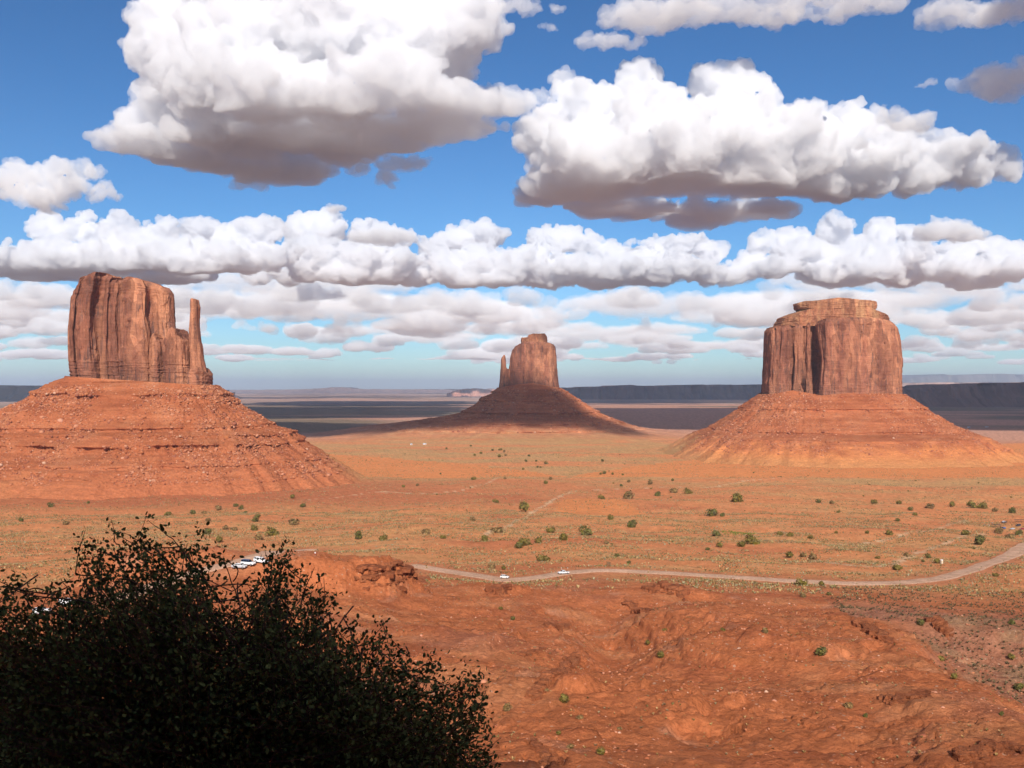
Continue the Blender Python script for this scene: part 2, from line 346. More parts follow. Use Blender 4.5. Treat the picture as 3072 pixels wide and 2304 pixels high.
# ------------------------------------------------------------------ sandstone
def sandstone(name, c_lo, c_mid, c_hi, varnish, sc=1.):
    t = NT(name); P = t.coords(); V = t.coords((1, 1, .12)); H = t.coords((.12, .12, 1))
    big = t.noise(.028 * sc, 5, V, .6, .4); str_ = t.noise(.24 * sc, 5, t.coords((1, 1, .06)), .6, .5); bed = t.noise(.35 * sc, 4, H, .55); fine = t.noise(.5 * sc, 6, P, .65)
    c = t.ramp(big, [(.3, c_lo), (.48, c_mid), (.66, c_hi)])
    c = t.mix(t.math('MULTIPLY', t.ramp(str_, [(.52, (0, 0, 0)), (.62, (1, 1, 1))]), t.math('MULTIPLY', t.ramp(t.noise(.03 * sc, 3, P), [(.42, (0, 0, 0)), (.54, (1, 1, 1))]), .9)), c, varnish)
    for k_, (vs, am) in enumerate(((.05, .55), (.13, .45))):      # joint-bounded slabs, each weathered its own way
        vo = t.n('ShaderNodeTexVoronoi'); vo.inputs['Scale'].default_value = vs * sc; t.l(t.coords((1, 1, .3 + .2 * k_)), vo.inputs['Vector']); sep = t.n('ShaderNodeSeparateColor'); t.l(vo.outputs['Color'], sep.inputs[0])
        c = t.mix(am, c, t.mix(1., c, t.ramp(sep.outputs[0], [(.0, (.52, .5, .52)), (.35, (.85, .85, .86)), (.65, (1.08, 1.08, 1.06)), (1., (1.5, 1.55, 1.5))]), 'MULTIPLY'))
    pat = t.noise(.06 * sc, 4, P, .55, .8); c = t.mix(t.math('MULTIPLY', t.ramp(pat, [(.56, (0, 0, 0)), (.66, (1, 1, 1))]), .5), c, c_hi)
    c = t.mix(1., c, t.ramp(bed, [(.3, (.84, .83, .82)), (.7, (1.1, 1.1, 1.1))]), 'MULTIPLY')
    c = t.mix(1., c, t.ramp(fine, [(.25, (.78, .77, .76)), (.75, (1.18, 1.18, 1.18))]), 'MULTIPLY')
    t.base(c); t.bump(t.math('ADD', t.math('MULTIPLY', fine, 1.), t.math('MULTIPLY', bed, .6)), .8, 1.6); t.b.inputs['Roughness'].default_value = .95; t.b.inputs['Specular IOR Level'].default_value = .08
    return t.m
M_CLIFF = sandstone('cliff_sandstone', (.19, .076, .052), (.285, .112, .07), (.42, .185, .105), (.15, .078, .064))
M_CAP = sandstone('caprock_sandstone', (.24, .095, .055), (.35, .145, .08), (.46, .24, .125), (.2, .08, .055), 1.6)
M_RIM = sandstone('rimrock_sandstone', (.25, .11, .065), (.37, .165, .09), (.47, .25, .135), (.22, .095, .065), 1.6)
def talus_mat(name, c1, c2, c3, stone):
    t = NT(name); P = t.coords(); H = t.coords((.05, .05, 1)); a = t.noise(.022, 5, P, .6); bed = t.noise(.16, 3, H); fine = t.noise(.33, 7, P, .7)
    c = t.ramp(a, [(.32, c1), (.5, c2), (.68, c3)]); c = t.mix(1., c, t.ramp(bed, [(.35, (.8, .76, .74)), (.65, (1.1, 1.1, 1.1))]), 'MULTIPLY')
    c = t.mix(1., c, t.ramp(fine, [(.25, (.74, .72, .7)), (.75, (1.2, 1.2, 1.2))]), 'MULTIPLY')
    v = t.n('ShaderNodeTexVoronoi'); v.inputs['Scale'].default_value = .3; t.l(P, v.inputs['Vector'])
    m = t.math('MULTIPLY', t.math('LESS_THAN', v.outputs['Distance'], .24), t.ramp(t.noise(.02, 3, P), [(.45, (0, 0, 0)), (.6, (1, 1, 1))])); c = t.mix(t.math('MULTIPLY', m, .6), c, stone)
    a_ = t.n('ShaderNodeAttribute'); a_.attribute_name = 'Soil'; c = t.mix(a_.outputs['Alpha'], c, t.mix(1., a_.outputs['Color'], t.ramp(fine, [(.25, (.72, .7, .68)), (.75, (1.22, 1.22, 1.22))]), 'MULTIPLY'))
    t.base(c); t.bump(fine, 1., 3.); t.b.inputs['Roughness'].default_value = 1; t.b.inputs['Specular IOR Level'].default_value = .05; return t.m
M_TALUS = talus_mat('talus_earth', (.39, .12, .054), (.47, .158, .07), (.52, .205, .10), (.5, .26, .17))

def closed_curve(front, back_y, step):
    """plan outline: the surveyed front polyline (x, y), closed behind at depth back_y"""
    fr = np.array(front, float); x0, x1 = fr[0, 0], fr[-1, 0]; w_ = x1 - x0
    bk = np.array([(x1 - .02 * w_, .6 * back_y), (x1 - .12 * w_, .95 * back_y), (x0 + .5 * w_, 1.06 * back_y), (x0 + .12 * w_, .95 * back_y), (x0 + .02 * w_, .6 * back_y)])
    P = np.r_[fr, bk, fr[:1]]; t = np.r_[0, np.cumsum(np.linalg.norm(np.diff(P, axis=0), axis=1))]; n = int(t[-1] / step); q = np.linspace(0, t[-1], n, endpoint=False)
    c = np.stack([np.interp(q, t, P[:, k]) for k in (0, 1)], 1); k = max(1, int(1.6 / step)); ker = np.ones(2 * k + 1) / (2 * k + 1)
    return np.stack([np.convolve(np.r_[a[-k:], a, a[:k]], ker, 'valid') for a in c.T], 1)

def mass(name, front, back_y, top, zb, parent, mat, edges=None, step=.9, rib=1., seed=0, bands=(), cap_round=.03, dome=.02, zstep=1.1, taper=.0, holes=()):
    """a cliff: outline extruded from zb to the surveyed skyline, cracked, bedded and closed on top. top: (x, z) skyline.
    edges: (z, x_left, x_right) silhouette; bands: (z0, z1, strength) bedded courses"""
    P = closed_curve(front, back_y, step); n = len(P); top = np.array(top, float)
    T = np.roll(P, -1, 0) - np.roll(P, 1, 0); T /= np.linalg.norm(T, axis=1)[:, None] + 1e-9; N = np.c_[T[:, 1], -T[:, 0]]
    zbv = zb(P[:, 0]) if callable(zb) else np.full(n, float(zb))
    Hs = np.interp(P[:, 0], top[:, 0], top[:, 1]); Hs = Hs + .9 * f2(P[:, 0] / 4, P[:, 1] / 4, 3, seed) * min(1, (Hs.max() - zbv.min()) / 60)
    x0, x1 = np.min(P[:, 0]), np.max(P[:, 0]); nz = max(8, int((Hs.max() - zbv.min()) / zstep)); tt = np.linspace(0, 1, nz); V = []
    ym = back_y * .5
    def disp(Q, z):
        a = np.c_[Q / 17., z / 130.] + seed; b = np.c_[Q / 6.5, z / 60.] + seed; c = np.c_[Q / 2.4, z / 9.] + seed
        d = 3.4 * (.3 - np.abs(n3(a)) * 2) + 2.2 * (.3 - np.abs(n3(b)) * 2.2) + .8 * n3(c) - 2.6 * (1 - ss(.0, .07, np.abs(n3(np.c_[Q / 9., z / 150.] + seed + 60)))) * ss(-.2, .2, n3(np.c_[Q / 25., z / 50.] + seed + 70))
        d += 2.6 * np.floor(2.4 * n3(np.c_[Q / 11., z / 26.] + seed + 40)) / 2.4         # spalled slabs
        return d * rib
    for t in tt:
        z = zbv + t * (Hs - zbv); d = disp(P, z)
        for z0, z1, st in bands:
            m = ss(z0 - 1, z0 + 1, z) * (1 - ss(z1 - 1, z1 + 1, z)); d = d * (1 - .6 * m) + m * st * (1.3 * n3(np.c_[P / 40., z / 1.7] + seed) + .9 * n3(np.c_[P / 5., z / 2.4] + seed))
        for hx, hz, hw, hh, hd in holes: d = d - hd * np.exp(-((P[:, 0] - hx) / hw) ** 2 - ((z - hz) / hh) ** 2) * (P[:, 1] < ym)
        d = d - (Hs - zbv) * cap_round * ss(.93, 1., t) ** 2
        Q = P + N * d[:, None]
        if edges is not None:
            e = np.array(edges, float); o = np.argsort(e[:, 0]); e = e[o]; l = np.interp(z, e[:, 0], e[:, 1]); r = np.interp(z, e[:, 0], e[:, 2]); q = (Q[:, 0] - x0) / (x1 - x0); Q[:, 0] = l + q * (r - l)
        if taper: Q = np.c_[(Q[:, 0] - (x0 + x1) / 2) * (1 - taper * t) + (x0 + x1) / 2, (Q[:, 1] - ym) * (1 - taper * t) + ym]
        V.append(np.c_[Q, z])
    R0 = V[-1]; cx = R0[:, 0].mean()
    for k in range(1, 9):
        q = 1 - k / 8; Q = np.c_[cx + (R0[:, 0] - cx) * (.55 + .45 * q), ym + (R0[:, 1] - ym) * q]
        z = np.interp(Q[:, 0], top[:, 0], top[:, 1]) * .5 + R0[:, 2] * .5 + dome * (x1 - x0) * (1 - q * q) * .5 + .5 * f2(Q[:, 0] / 5, Q[:, 1] / 5, 3, seed); V.append(np.c_[Q, z])
    v = np.concatenate(V); me = mesh_np(name, v, grid_faces(len(V), n, True), True); return link(name, me, mat, parent)

def talus(name, base, zb, profs, parent, mat, ledges, zlow, O, seed=0, na=760, gully=1., rough=1., lk=1.25):
    """scree apron. base(theta) -> plan point of the cliff foot; profs: four offset-by-height tables (right, front, left, back)"""
    th = np.linspace(0, 2 * np.pi, na, endpoint=False); B = base(th); zt = zb(B[:, 0])
    tab = [np.array(p, float) for p in profs]; rows_ = np.linspace(0, 1, 190); V = []
    dirs = np.c_[np.cos(th), np.sin(th)]; wr, wf, wl, wb = [np.maximum(0, dirs @ np.array(k)) ** 1.5 for k in ((1, 0), (0, -1), (-1, 0), (0, 1))]; W = wr + wf + wl + wb
    for q in rows_:
        z = zt + q * (zlow - zt); off = 0
        for w_, p in zip((wr, wf, wl, wb), tab): off = off + w_ / W * np.interp(-z, -p[:, 1], p[:, 0])
        g = f2(np.cos(th) * 4.2 + seed, np.sin(th) * 4.2 + q * .35, 4, seed); g2 = f2(np.cos(th) * 13 + seed, np.sin(th) * 13 + q * .9, 3, seed + 1)
        o = off * (1 + .10 * gully * g) + gully * ss(0, 30, off) * (1.3 * g2 - 5 * np.abs(f2(np.cos(th) * 6 + seed, np.sin(th) * 6 + q * .5, 3, seed + 9)) * ss(10, 60, off))
        Q = B + dirs * o[:, None]
        for zl, hgt, amp in ledges:       # a hard bed: juts at its top, undercut below, broken into blocks, buried here and there
            zz = zl + 2.2 * f2(th * 2 + zl, th * 0 + seed, 3, seed + 3); u = (zz - z) / hgt; on = ss(-.6, .05, f2(np.cos(th) * 5, np.sin(th) * 5 + zl, 3, seed + 4))
            blk = .6 + .8 * np.abs(f2(th * 55, z / 6., 2, seed + 5))
            alc = ss(.12, .3, f2(th * 34 + zl, z / 40., 2, seed + 6)) * (hgt > 7) * 5.5 * ss(.02, .12, u) * (1 - ss(.75, 1.05, u)); Q = Q - dirs * (on * alc)[:, None]
            Q = Q + dirs * (on * lk * amp * (ss(-1.4, -.1, u) * (1 - ss(-.1, .18, u)) * blk - (ss(.05, .3, u) * (1 - ss(.7, 1.5, u))) * .9 * blk))[:, None]
        p3 = np.c_[Q, z]; r_ = rough * ss(2, 20, off) * (2.4 * f3(p3 / 11. + seed, 3) + 1.7 * f3(p3 / 3.4 + seed, 3))
        Q = Q + dirs * r_[:, None]
        V.append(np.c_[Q, z + .5 * r_])
    v = np.concatenate(V); me = mesh_np(name, v, grid_faces(len(V), na, True), True); gx, gy = v[:, 0] + O[0], v[:, 1] + O[1]
    a_ = me.color_attributes.new('Soil', 'FLOAT_COLOR', 'POINT'); hg = v[:, 2] - height(gx, gy)
    pa = paint(gx, gy, v[:, 2]); k_ = (.45 * (1 - ss(2, 26, hg)) * (O[0] > 300))[:, None]; cc = np.c_[pa * (1 - k_) + np.array((.40, .235, .105)) * k_, 1 - ss(4, 46, hg + 16 * f2(gx / 30, gy / 30, 3, seed))].astype(np.float32); a_.data.foreach_set('color', cc.ravel())
    return link(name, me, mat, parent), v

SCREE = []     # talus points that boulders can lie on

# ------------------------------------------------------------------ the left butte: a broad block, a broken shoulder and a thin thumb
D1 = 1435.; K1 = D1 / F / 2.304
def W1(x, y): return ((x - 800) * K1, -(780 + y / 2.304 - VH) * D1 / F)      # survey frame of the photograph's left quarter
def w1(pts): return [W1(*p) for p in pts]
O1 = px(800 / 2.304, VH, D1) * (1 - 16 / D1)
b1 = thing('sandstone_butte', 'broad red sandstone butte with a thin rock thumb standing on its right shoulder', 'butte', tuple(O1))
X1 = lambda x: (x - 800) * K1
zb1 = lambda x: np.interp(x, [X1(455), X1(1435)], [16, 3])
fr = [(X1(a), b) for a, b in ((450, 26), (458, 8), (500, -4), (522, -2), (530, 3), (545, -7), (590, -10), (640, -9), (655, -3), (668, 10), (690, 9), (722, 5), (732, 11), (760, 5), (785, 6), (797, 12), (812, 0), (845, -9), (880, -14), (940, -16), (1000, -15), (1026, -11), (1034, 4), (1060, 8), (1095, 3), (1125, 4), (1150, 10), (1160, 30))]
top = w1([(440, 200), (480, 165), (500, 148), (530, 125), (580, 105), (625, 92), (690, 100), (716, 116), (722, 140), (745, 148), (760, 135), (800, 146), (830, 137), (880, 126), (930, 135), (970, 140), (1020, 152), (1060, 172), (1100, 182), (1130, 186), (1145, 205), (1165, 250)])
ed = [(W1(0, y)[1], X1(l), X1(r)) for y, l, r in ((92, 520, 1130), (150, 500, 1135), (185, 494, 1142), (220, 484, 1152), (270, 466, 1157), (380, 455, 1160), (430, 450, 1168), (500, 443, 1174), (600, 444, 1176), (690, 446, 1178), (745, 450, 1180), (790, 456, 1184), (830, 456, 1190))]
yb = lambda y: W1(0, y)[1]
mass('cliff_block', fr, 62, top, lambda x: zb1(x) - 3, b1, M_CLIFF, ed, seed=1.3, bands=((yb(240), yb(80), 1.), (yb(800), yb(695), 1.4)), step=.8, zstep=.9, dome=.03,
     holes=((X1(905), yb(440), 3, 2, 3), (X1(665), yb(330), 3.2, 45, 9), (X1(1040), yb(330), 3, 40, 6), (X1(525), yb(380), 1.6, 28, 4), (X1(730), yb(480), 1.6, 40, 4), (X1(800), yb(520), 1.5, 35, 4)))
fr = [(X1(a), b) for a, b in ((1030, 12), (1040, -8), (1075, -15), (1105, -14), (1118, -6), (1126, -2), (1140, -13), (1180, -19), (1235, -20), (1270, -17), (1285, -8), (1295, -3), (1305, 16))]
top = w1([(1020, 520), (1045, 516), (1070, 508), (1085, 528), (1110, 552), (1128, 556), (1150, 545), (1172, 535), (1180, 486), (1205, 474), (1232, 490), (1240, 524), (1262, 540), (1285, 556), (1300, 548), (1320, 560)])
mass('broken_shoulder', fr, 44, top, lambda x: zb1(x) - 3, b1, M_CLIFF, [(yb(900), X1(1030), X1(1330)), (yb(700), X1(1030), X1(1310)), (yb(470), X1(1036), X1(1302))], seed=4.1, step=.7, zstep=.8, bands=((yb(815), yb(720), 1.4),), rib=.8, dome=.02)
fr = [(X1(a), b) for a, b in ((1300, 8), (1304, -6), (1325, -10), (1345, -9), (1362, -4), (1370, 8))]
top = w1([(1290, 286), (1310, 283), (1322, 277), (1337, 274), (1352, 277), (1360, 284), (1380, 300)])
mass('rock_thumb', fr, 16, top, lambda x: zb1(x) - 3, b1, M_CLIFF, [(yb(860), X1(1298), X1(1420)), (yb(760), X1(1298), X1(1412)), (yb(690), X1(1299), X1(1395)), (yb(600), X1(1299), X1(1386)), (yb(545), X1(1300), X1(1376)), (yb(460), X1(1302), X1(1363)), (yb(420), X1(1305), X1(1361)), (yb(330), X1(1309), X1(1366)), (yb(312), X1(1310), X1(1361)), (yb(276), X1(1311), X1(1357))], seed=7.7, step=.45, zstep=.7, rib=.35, cap_round=.004, dome=.0)
fr = [(X1(a), b) for a, b in ((1290, 12), (1300, -16), (1340, -22), (1380, -20), (1415, -12), (1432, 2), (1437, 20))]
top = w1([(1280, 800), (1310, 770), (1350, 752), (1385, 745), (1410, 768), (1422, 778), (1436, 800), (1450, 820)])
mass('base_ledge', fr, 34, top, lambda x: zb1(x) - 12, b1, M_CLIFF, None, seed=9.2, step=.7, zstep=.7, rib=.6, bands=((-20, 60, 1.2),), dome=.06)
B1 = lambda th: np.c_[X1(945) + (X1(1445) - X1(945)) * np.sign(np.cos(th)) * np.abs(np.cos(th)) ** .55, 18 + 46 * np.sign(np.sin(th)) * np.abs(np.sin(th)) ** .55]
pr = [(-2, 12), (0, 4), (13, -4.8), (29, -16.5), (31, -22), (55, -36), (92, -56.5), (114, -62), (118, -69), (140, -84), (162, -101), (188, -118), (226, -142)]
pf = [(-2, 20), (0, 8), (26, -9), (29, -16), (72, -51), (76, -58), (104, -73), (108, -85), (134, -97), (137, -101), (150, -105), (153, -109), (164, -114), (180, -124), (206, -142)]
pl = [(-2, 22), (0, 15), (13, 11), (45, -6), (48, -13), (67, -21), (97, -35), (150, -60), (156, -66), (200, -84), (206, -92), (260, -110), (340, -128), (420, -142)]
tal, v_ = talus('talus_slope', B1, lambda x: zb1(x) + 1.5, (pr, pf, pl, pf), b1, M_TALUS, ((-8, 5, 3.2), (8, 2, 1.2), (-52, 5, 2.4), (-74, 10, 3.4), (-98, 3, 1.8), (-104, 2.5, 1.5), (-111, 2.2, 1.5), (-118, 2, 1.2), (-63, 5, 2.6)), -142, O1, seed=2)
SCREE.append((v_, O1, 1.))

# ------------------------------------------------------------------ the distant butte, half under a cloud's shadow
D2 = 3000.; K2 = D2 / F / 2.304
X2 = lambda x: (x - 920) * K2
Y2 = lambda y: -(900 + y / 2.304 - VH) * D2 / F
O2 = px(1200 + 920 / 2.304, VH, D2)
b2 = thing('sandstone_butte', 'distant smaller butte with a thin rock finger on its left, partly in cloud shadow', 'butte', tuple(O2))
zb2 = lambda x: np.interp(x, [X2(690), X2(800), X2(920), X2(1100)], [0, 9, 14, -2])
fr = [(X2(a), b) for a, b in ((745, 30), (752, 4), (775, -14), (820, -24), (850, -20), (862, -26), (930, -32), (1000, -30), (1050, -20), (1080, -4), (1100, 30))]
top = [(X2(a), Y2(b)) for a, b in ((740, 335), (770, 322), (800, 304), (840, 292), (920, 292), (1020, 292), (1070, 300), (1090, 306))]
ed = [(Y2(y), X2(l), X2(r)) for y, l, r in ((290, 800, 1068), (315, 785, 1076), (340, 775, 1080), (400, 762, 1085), (440, 756, 1086), (480, 750, 1086), (540, 745, 1094), (620, 735, 1106))]
mass('cliff_block', fr, 95, top, lambda x: zb2(x) - 6, b2, M_CLIFF, ed, seed=11.3, step=1.6, zstep=1.6, rib=.75, bands=((Y2(345), Y2(285), 1.), (Y2(600), Y2(560), 1.)), dome=.02)
fr = [(X2(a), b) for a, b in ((836, 20), (842, -4), (900, -12), (980, -12), (1014, -2), (1020, 22))]
top = [(X2(a), Y2(b)) for a, b in ((830, 266), (840, 260), (882, 257), (886, 243), (920, 233), (960, 234), (1000, 231), (1016, 250), (1024, 262))]
mass('cap_ledge', fr, 62, top, Y2(296), b2, M_CAP, None, seed=13.1, step=1.3, zstep=1.2, rib=.6, bands=((0, 300, 1.2),), dome=.0)
fr = [(X2(a), b) for a, b in ((686, 12), (692, -4), (706, -9), (722, -6), (760, 2), (765, 20))]
top = [(X2(a), Y2(b)) for a, b in ((680, 420), (697, 400), (703, 385), (711, 378), (721, 384), (725, 402), (728, 460), (735, 474), (750, 478), (770, 470))]
mass('rock_finger', fr, 26, top, lambda x: zb2(x) - 8, b2, M_CLIFF, [(Y2(620), X2(680), X2(775)), (Y2(560), X2(689), X2(772)), (Y2(470), X2(695), X2(768)), (Y2(380), X2(700), X2(762))], seed=15.5, step=.8, zstep=1.2, rib=.4, cap_round=.0, dome=.0)
B2 = lambda th: np.c_[X2(895) + (X2(1105) - X2(895)) * np.sign(np.cos(th)) * np.abs(np.cos(th)) ** .6, 30 + 66 * np.sign(np.sin(th)) * np.abs(np.sin(th)) ** .6]
pr = [(-3, 20), (0, 4), (43, -25.7), (86, -56), (130, -82), (182, -103), (215, -114), (280, -125), (380, -134), (460, -145)]
pl = [(-3, 20), (0, 4), (18, -10), (20, -16), (52, -29), (54, -36), (64, -47), (108, -73), (165, -86), (240, -97), (380, -114), (500, -133), (580, -145)]
pf = [(-3, 26), (0, 12), (70, -36), (74, -40), (118, -68), (122, -76), (190, -98), (194, -103), (260, -116), (264, -120), (330, -128), (430, -134), (520, -145)]
tal, v_ = talus('talus_slope', B2, lambda x: zb2(x) + 2, (pr, pf, pl, pf), b2, M_TALUS, ((-36, 5, 3), (-70, 6, 4), (-100, 4, 3), (-117, 4, 3), (-12, 4, 2.4)), -145, O2, seed=5, na=620, gully=1.2, rough=1.2)
SCREE.append((v_, O2, .25))
# ------------------------------------------------------------------ the right butte: a squat block with a stepped cap
D3 = 2050.; K3 = D3 / F / 2.2757
X3 = lambda x: (x - 940) * K3
Y3 = lambda y: -(800 + y / 2.2757 - VH) * D3 / F
O3 = px(2100 + 940 / 2.2757, VH, D3) * (1 - 42 / D3) + np.array([4.5, 0, 0])
b3 = thing('sandstone_butte', 'squat flat-topped butte with a stepped cap and no rock finger', 'butte', tuple(O3))
zb3 = lambda x: np.interp(x, [X3(475), X3(600), X3(780), X3(1000), X3(1400)], [-14, -6, -16, -10, -14])
fr = [(X3(a), b) for a, b in ((470, 70), (476, 34), (500, 22), (512, 27), (532, 20), (570, 15), (600, 16), (610, 23), (624, 14), (655, 10), (684, 14), (694, 20), (706, 8), (730, 4), (742, 14), (756, 26), (764, 6), (775, -12), (800, -24), (900, -32), (1050, -36), (1200, -32), (1310, -18), (1370, 4), (1395, 30), (1403, 70))]
top = [(X3(a), Y3(b)) for a, b in ((465, 412), (500, 408), (560, 406), (640, 402), (740, 386), (840, 366), (1000, 362), (1180, 366), (1300, 380), (1364, 400), (1410, 430))]
ed = [(Y3(y), X3(l + 15), X3(r - 6)) for y, l, r in ((360, 520, 1345), (400, 500, 1365), (430, 498, 1372), (470, 496, 1380), (600, 488, 1400), (640, 487, 1405), (700, 484, 1404), (780, 478, 1400), (880, 472, 1401), (940, 470, 1403))]
mass('cliff_block', fr, 190, top, lambda x: zb3(x) - 8, b3, M_CLIFF, ed, seed=21.3, step=1.1, zstep=1.2, rib=.9, bands=((Y3(412), Y3(350), .9), (Y3(880), Y3(800), 1.1)), dome=.01,
     holes=((X3(1217), Y3(538), 3, 2.5, 4), (X3(1045), Y3(462), 2, 1.5, 3), (X3(1110), Y3(412), 4, 1.5, 3), (X3(1060), Y3(415), 3, 1.2, 3), (X3(1240), Y3(655), 3, 2, 3), (X3(752), Y3(690), 4.6, 58, 24), (X3(612), Y3(720), 2.0, 44, 10), (X3(694), Y3(740), 2.6, 34, 13), (X3(522), Y3(520), 2.2, 25, 6), (X3(505), Y3(730), 2, 30, 5)))
def ring(c, k, y0, y1): return [(X3(a), b) for a, b in ((c - k, y1), (c - .97 * k, y0 + 24), (c - .8 * k, y0 + 6), (c - .3 * k, y0 - 3), (c + .2 * k, y0 - 4), (c + .75 * k, y0 + 4), (c + .97 * k, y0 + 22), (c + k, y1))]
top = [(X3(a), Y3(b)) for a, b in ((570, 352), (600, 340), (640, 318), (700, 294), (840, 272), (960, 256), (1100, 270), (1240, 288), (1300, 318), (1330, 345))]
cap = mass('cap_slope', ring(960, 360, 12, 88), 150, top, Y3(410), b3, M_CAP, [(Y3(420), X3(558), X3(1350)), (Y3(385), X3(575), X3(1335)), (Y3(345), X3(596), X3(1325)), (Y3(318), X3(640), X3(1300)), (Y3(285), X3(690), X3(1240)), (Y3(255), X3(800), X3(1150))], seed=23.9, step=1.1, zstep=.8, rib=.55, bands=((Y3(410), Y3(330), 2.2),), dome=.0, cap_round=.1)
top = [(X3(a), Y3(b)) for a, b in ((690, 256), (705, 248), (735, 239), (790, 240), (850, 232), (940, 221), (985, 222), (1050, 229), (1100, 233), (1200, 237), (1236, 241), (1245, 250))]
mass('rim_rock', ring(970, 262, 12, 74), 130, top, Y3(292), b3, M_RIM, [(Y3(300), X3(712), X3(1228)), (Y3(280), X3(698), X3(1238)), (Y3(262), X3(693), X3(1240)), (Y3(238), X3(700), X3(1234))], seed=25.4, step=.9, zstep=.7, rib=.6, bands=((-50, 400, 1.5),), dome=.0)
B3 = lambda th: np.c_[X3(938) + (X3(1402) - X3(938)) * np.sign(np.cos(th)) * np.abs(np.cos(th)) ** .55, 62 + 96 * np.sign(np.sin(th)) * np.abs(np.sin(th)) ** .55]
pr = [(-4, 10), (0, -14), (38, -38), (40, -42), (88, -73), (130, -88), (136, -92), (150, -98), (168, -110), (188, -125), (218, -142)]
pl = [(-4, 10), (0, -12), (36, -38), (70, -62), (88, -74), (112, -87), (132, -98), (156, -113), (180, -127), (210, -142)]
pf = [(-4, 10), (0, -10), (52, -39), (55, -45), (120, -79), (124, -85), (180, -95), (184, -98), (208, -109), (234, -122), (258, -134), (280, -145)]
tal, v_ = talus('talus_slope', B3, lambda x: zb3(x) + 2, (pr, pf, pl, pf), b3, M_TALUS, ((-40, 4, 3.), (-82, 5, 2.6), (-96, 2.5, 1.6), (-44, 3, 1.5)), -145, O3, seed=8, na=760, gully=1.0, lk=.8)
SCREE.append((v_, O3, .6))

# ------------------------------------------------------------------ clouds: real vapour, scattering the sunlight
def ico(n):
    bm = bmesh.new(); bmesh.ops.create_icosphere(bm, subdivisions=n, radius=1)
    v = np.array([x.co[:] for x in bm.verts]); f = np.array([[q.index for q in t.verts] for t in bm.faces]); bm.free(); return v, f
IV, IF = ico(2)

def vapour(name, mfp, col=(1, 1, 1), g=0):
    m = bpy.data.materials.new(name); m.use_nodes = True; t = m.node_tree; t.nodes.clear()
    o = t.nodes.new('ShaderNodeOutputMaterial'); s = t.nodes.new('ShaderNodeVolumeScatter'); s.inputs['Color'].default_value = (*col, 1); s.inputs['Density'].default_value = 1 / mfp; s.inputs['Anisotropy'].default_value = g
    ab = t.nodes.new('ShaderNodeVolumeAbsorption'); ab.inputs['Color'].default_value = (*col, 1); ab.inputs['Density'].default_value = 1 / mfp; ad = t.nodes.new('ShaderNodeAddShader'); t.links.new(s.outputs[0], ad.inputs[0]); t.links.new(ab.outputs[0], ad.inputs[1]); t.links.new(ad.outputs[0], o.inputs['Volume'])
    b = t.nodes.new('ShaderNodeBsdfTransparent'); g = t.nodes.new('ShaderNodeRGB'); g.outputs[0].default_value = (1, 1, 1, 1); t.links.new(g.outputs[0], b.inputs[0]); t.links.new(b.outputs[0], o.inputs['Surface'])
    return m

def solid_only(m_):
    """drop closed voids left inside the vapour"""
    n = len(m_.vertices); co = np.empty(n * 3, np.float32); m_.vertices.foreach_get('co', co); co = co.reshape(-1, 3).astype(float); nf = len(m_.polygons)
    lt = np.empty(nf, np.int32); m_.polygons.foreach_get('loop_total', lt); ls = np.empty(nf, np.int32); m_.polygons.foreach_get('loop_start', ls); vi = np.empty(len(m_.loops), np.int32); m_.loops.foreach_get('vertex_index', vi)
    if not (lt == 4).all(): return m_
    f = vi[ls[:, None] + np.arange(4)]; lab = np.arange(n); a = f.ravel(); b = np.roll(f, 1, 1).ravel()
    for _ in range(200):
        old = lab.copy(); m = np.minimum(lab[a], lab[b]); np.minimum.at(lab, a, m); np.minimum.at(lab, b, m); lab = lab[lab]; lab = lab[lab]
        if (lab == old).all(): break
    P = co[f]; P = P - co.mean(0); vol = (np.einsum('ij,ij->i', P[:, 0], np.cross(P[:, 1], P[:, 2])) + np.einsum('ij,ij->i', P[:, 0], np.cross(P[:, 2], P[:, 3]))); tot = np.bincount(lab[f[:, 0]], vol, n); keep = tot[lab[f[:, 0]]] > 0
    if keep.all(): return m_
    fk = f[keep]; used_, inv = np.unique(fk, return_inverse=True); new = mesh_np('cloud', co[used_], inv.reshape(-1, 4)); return new

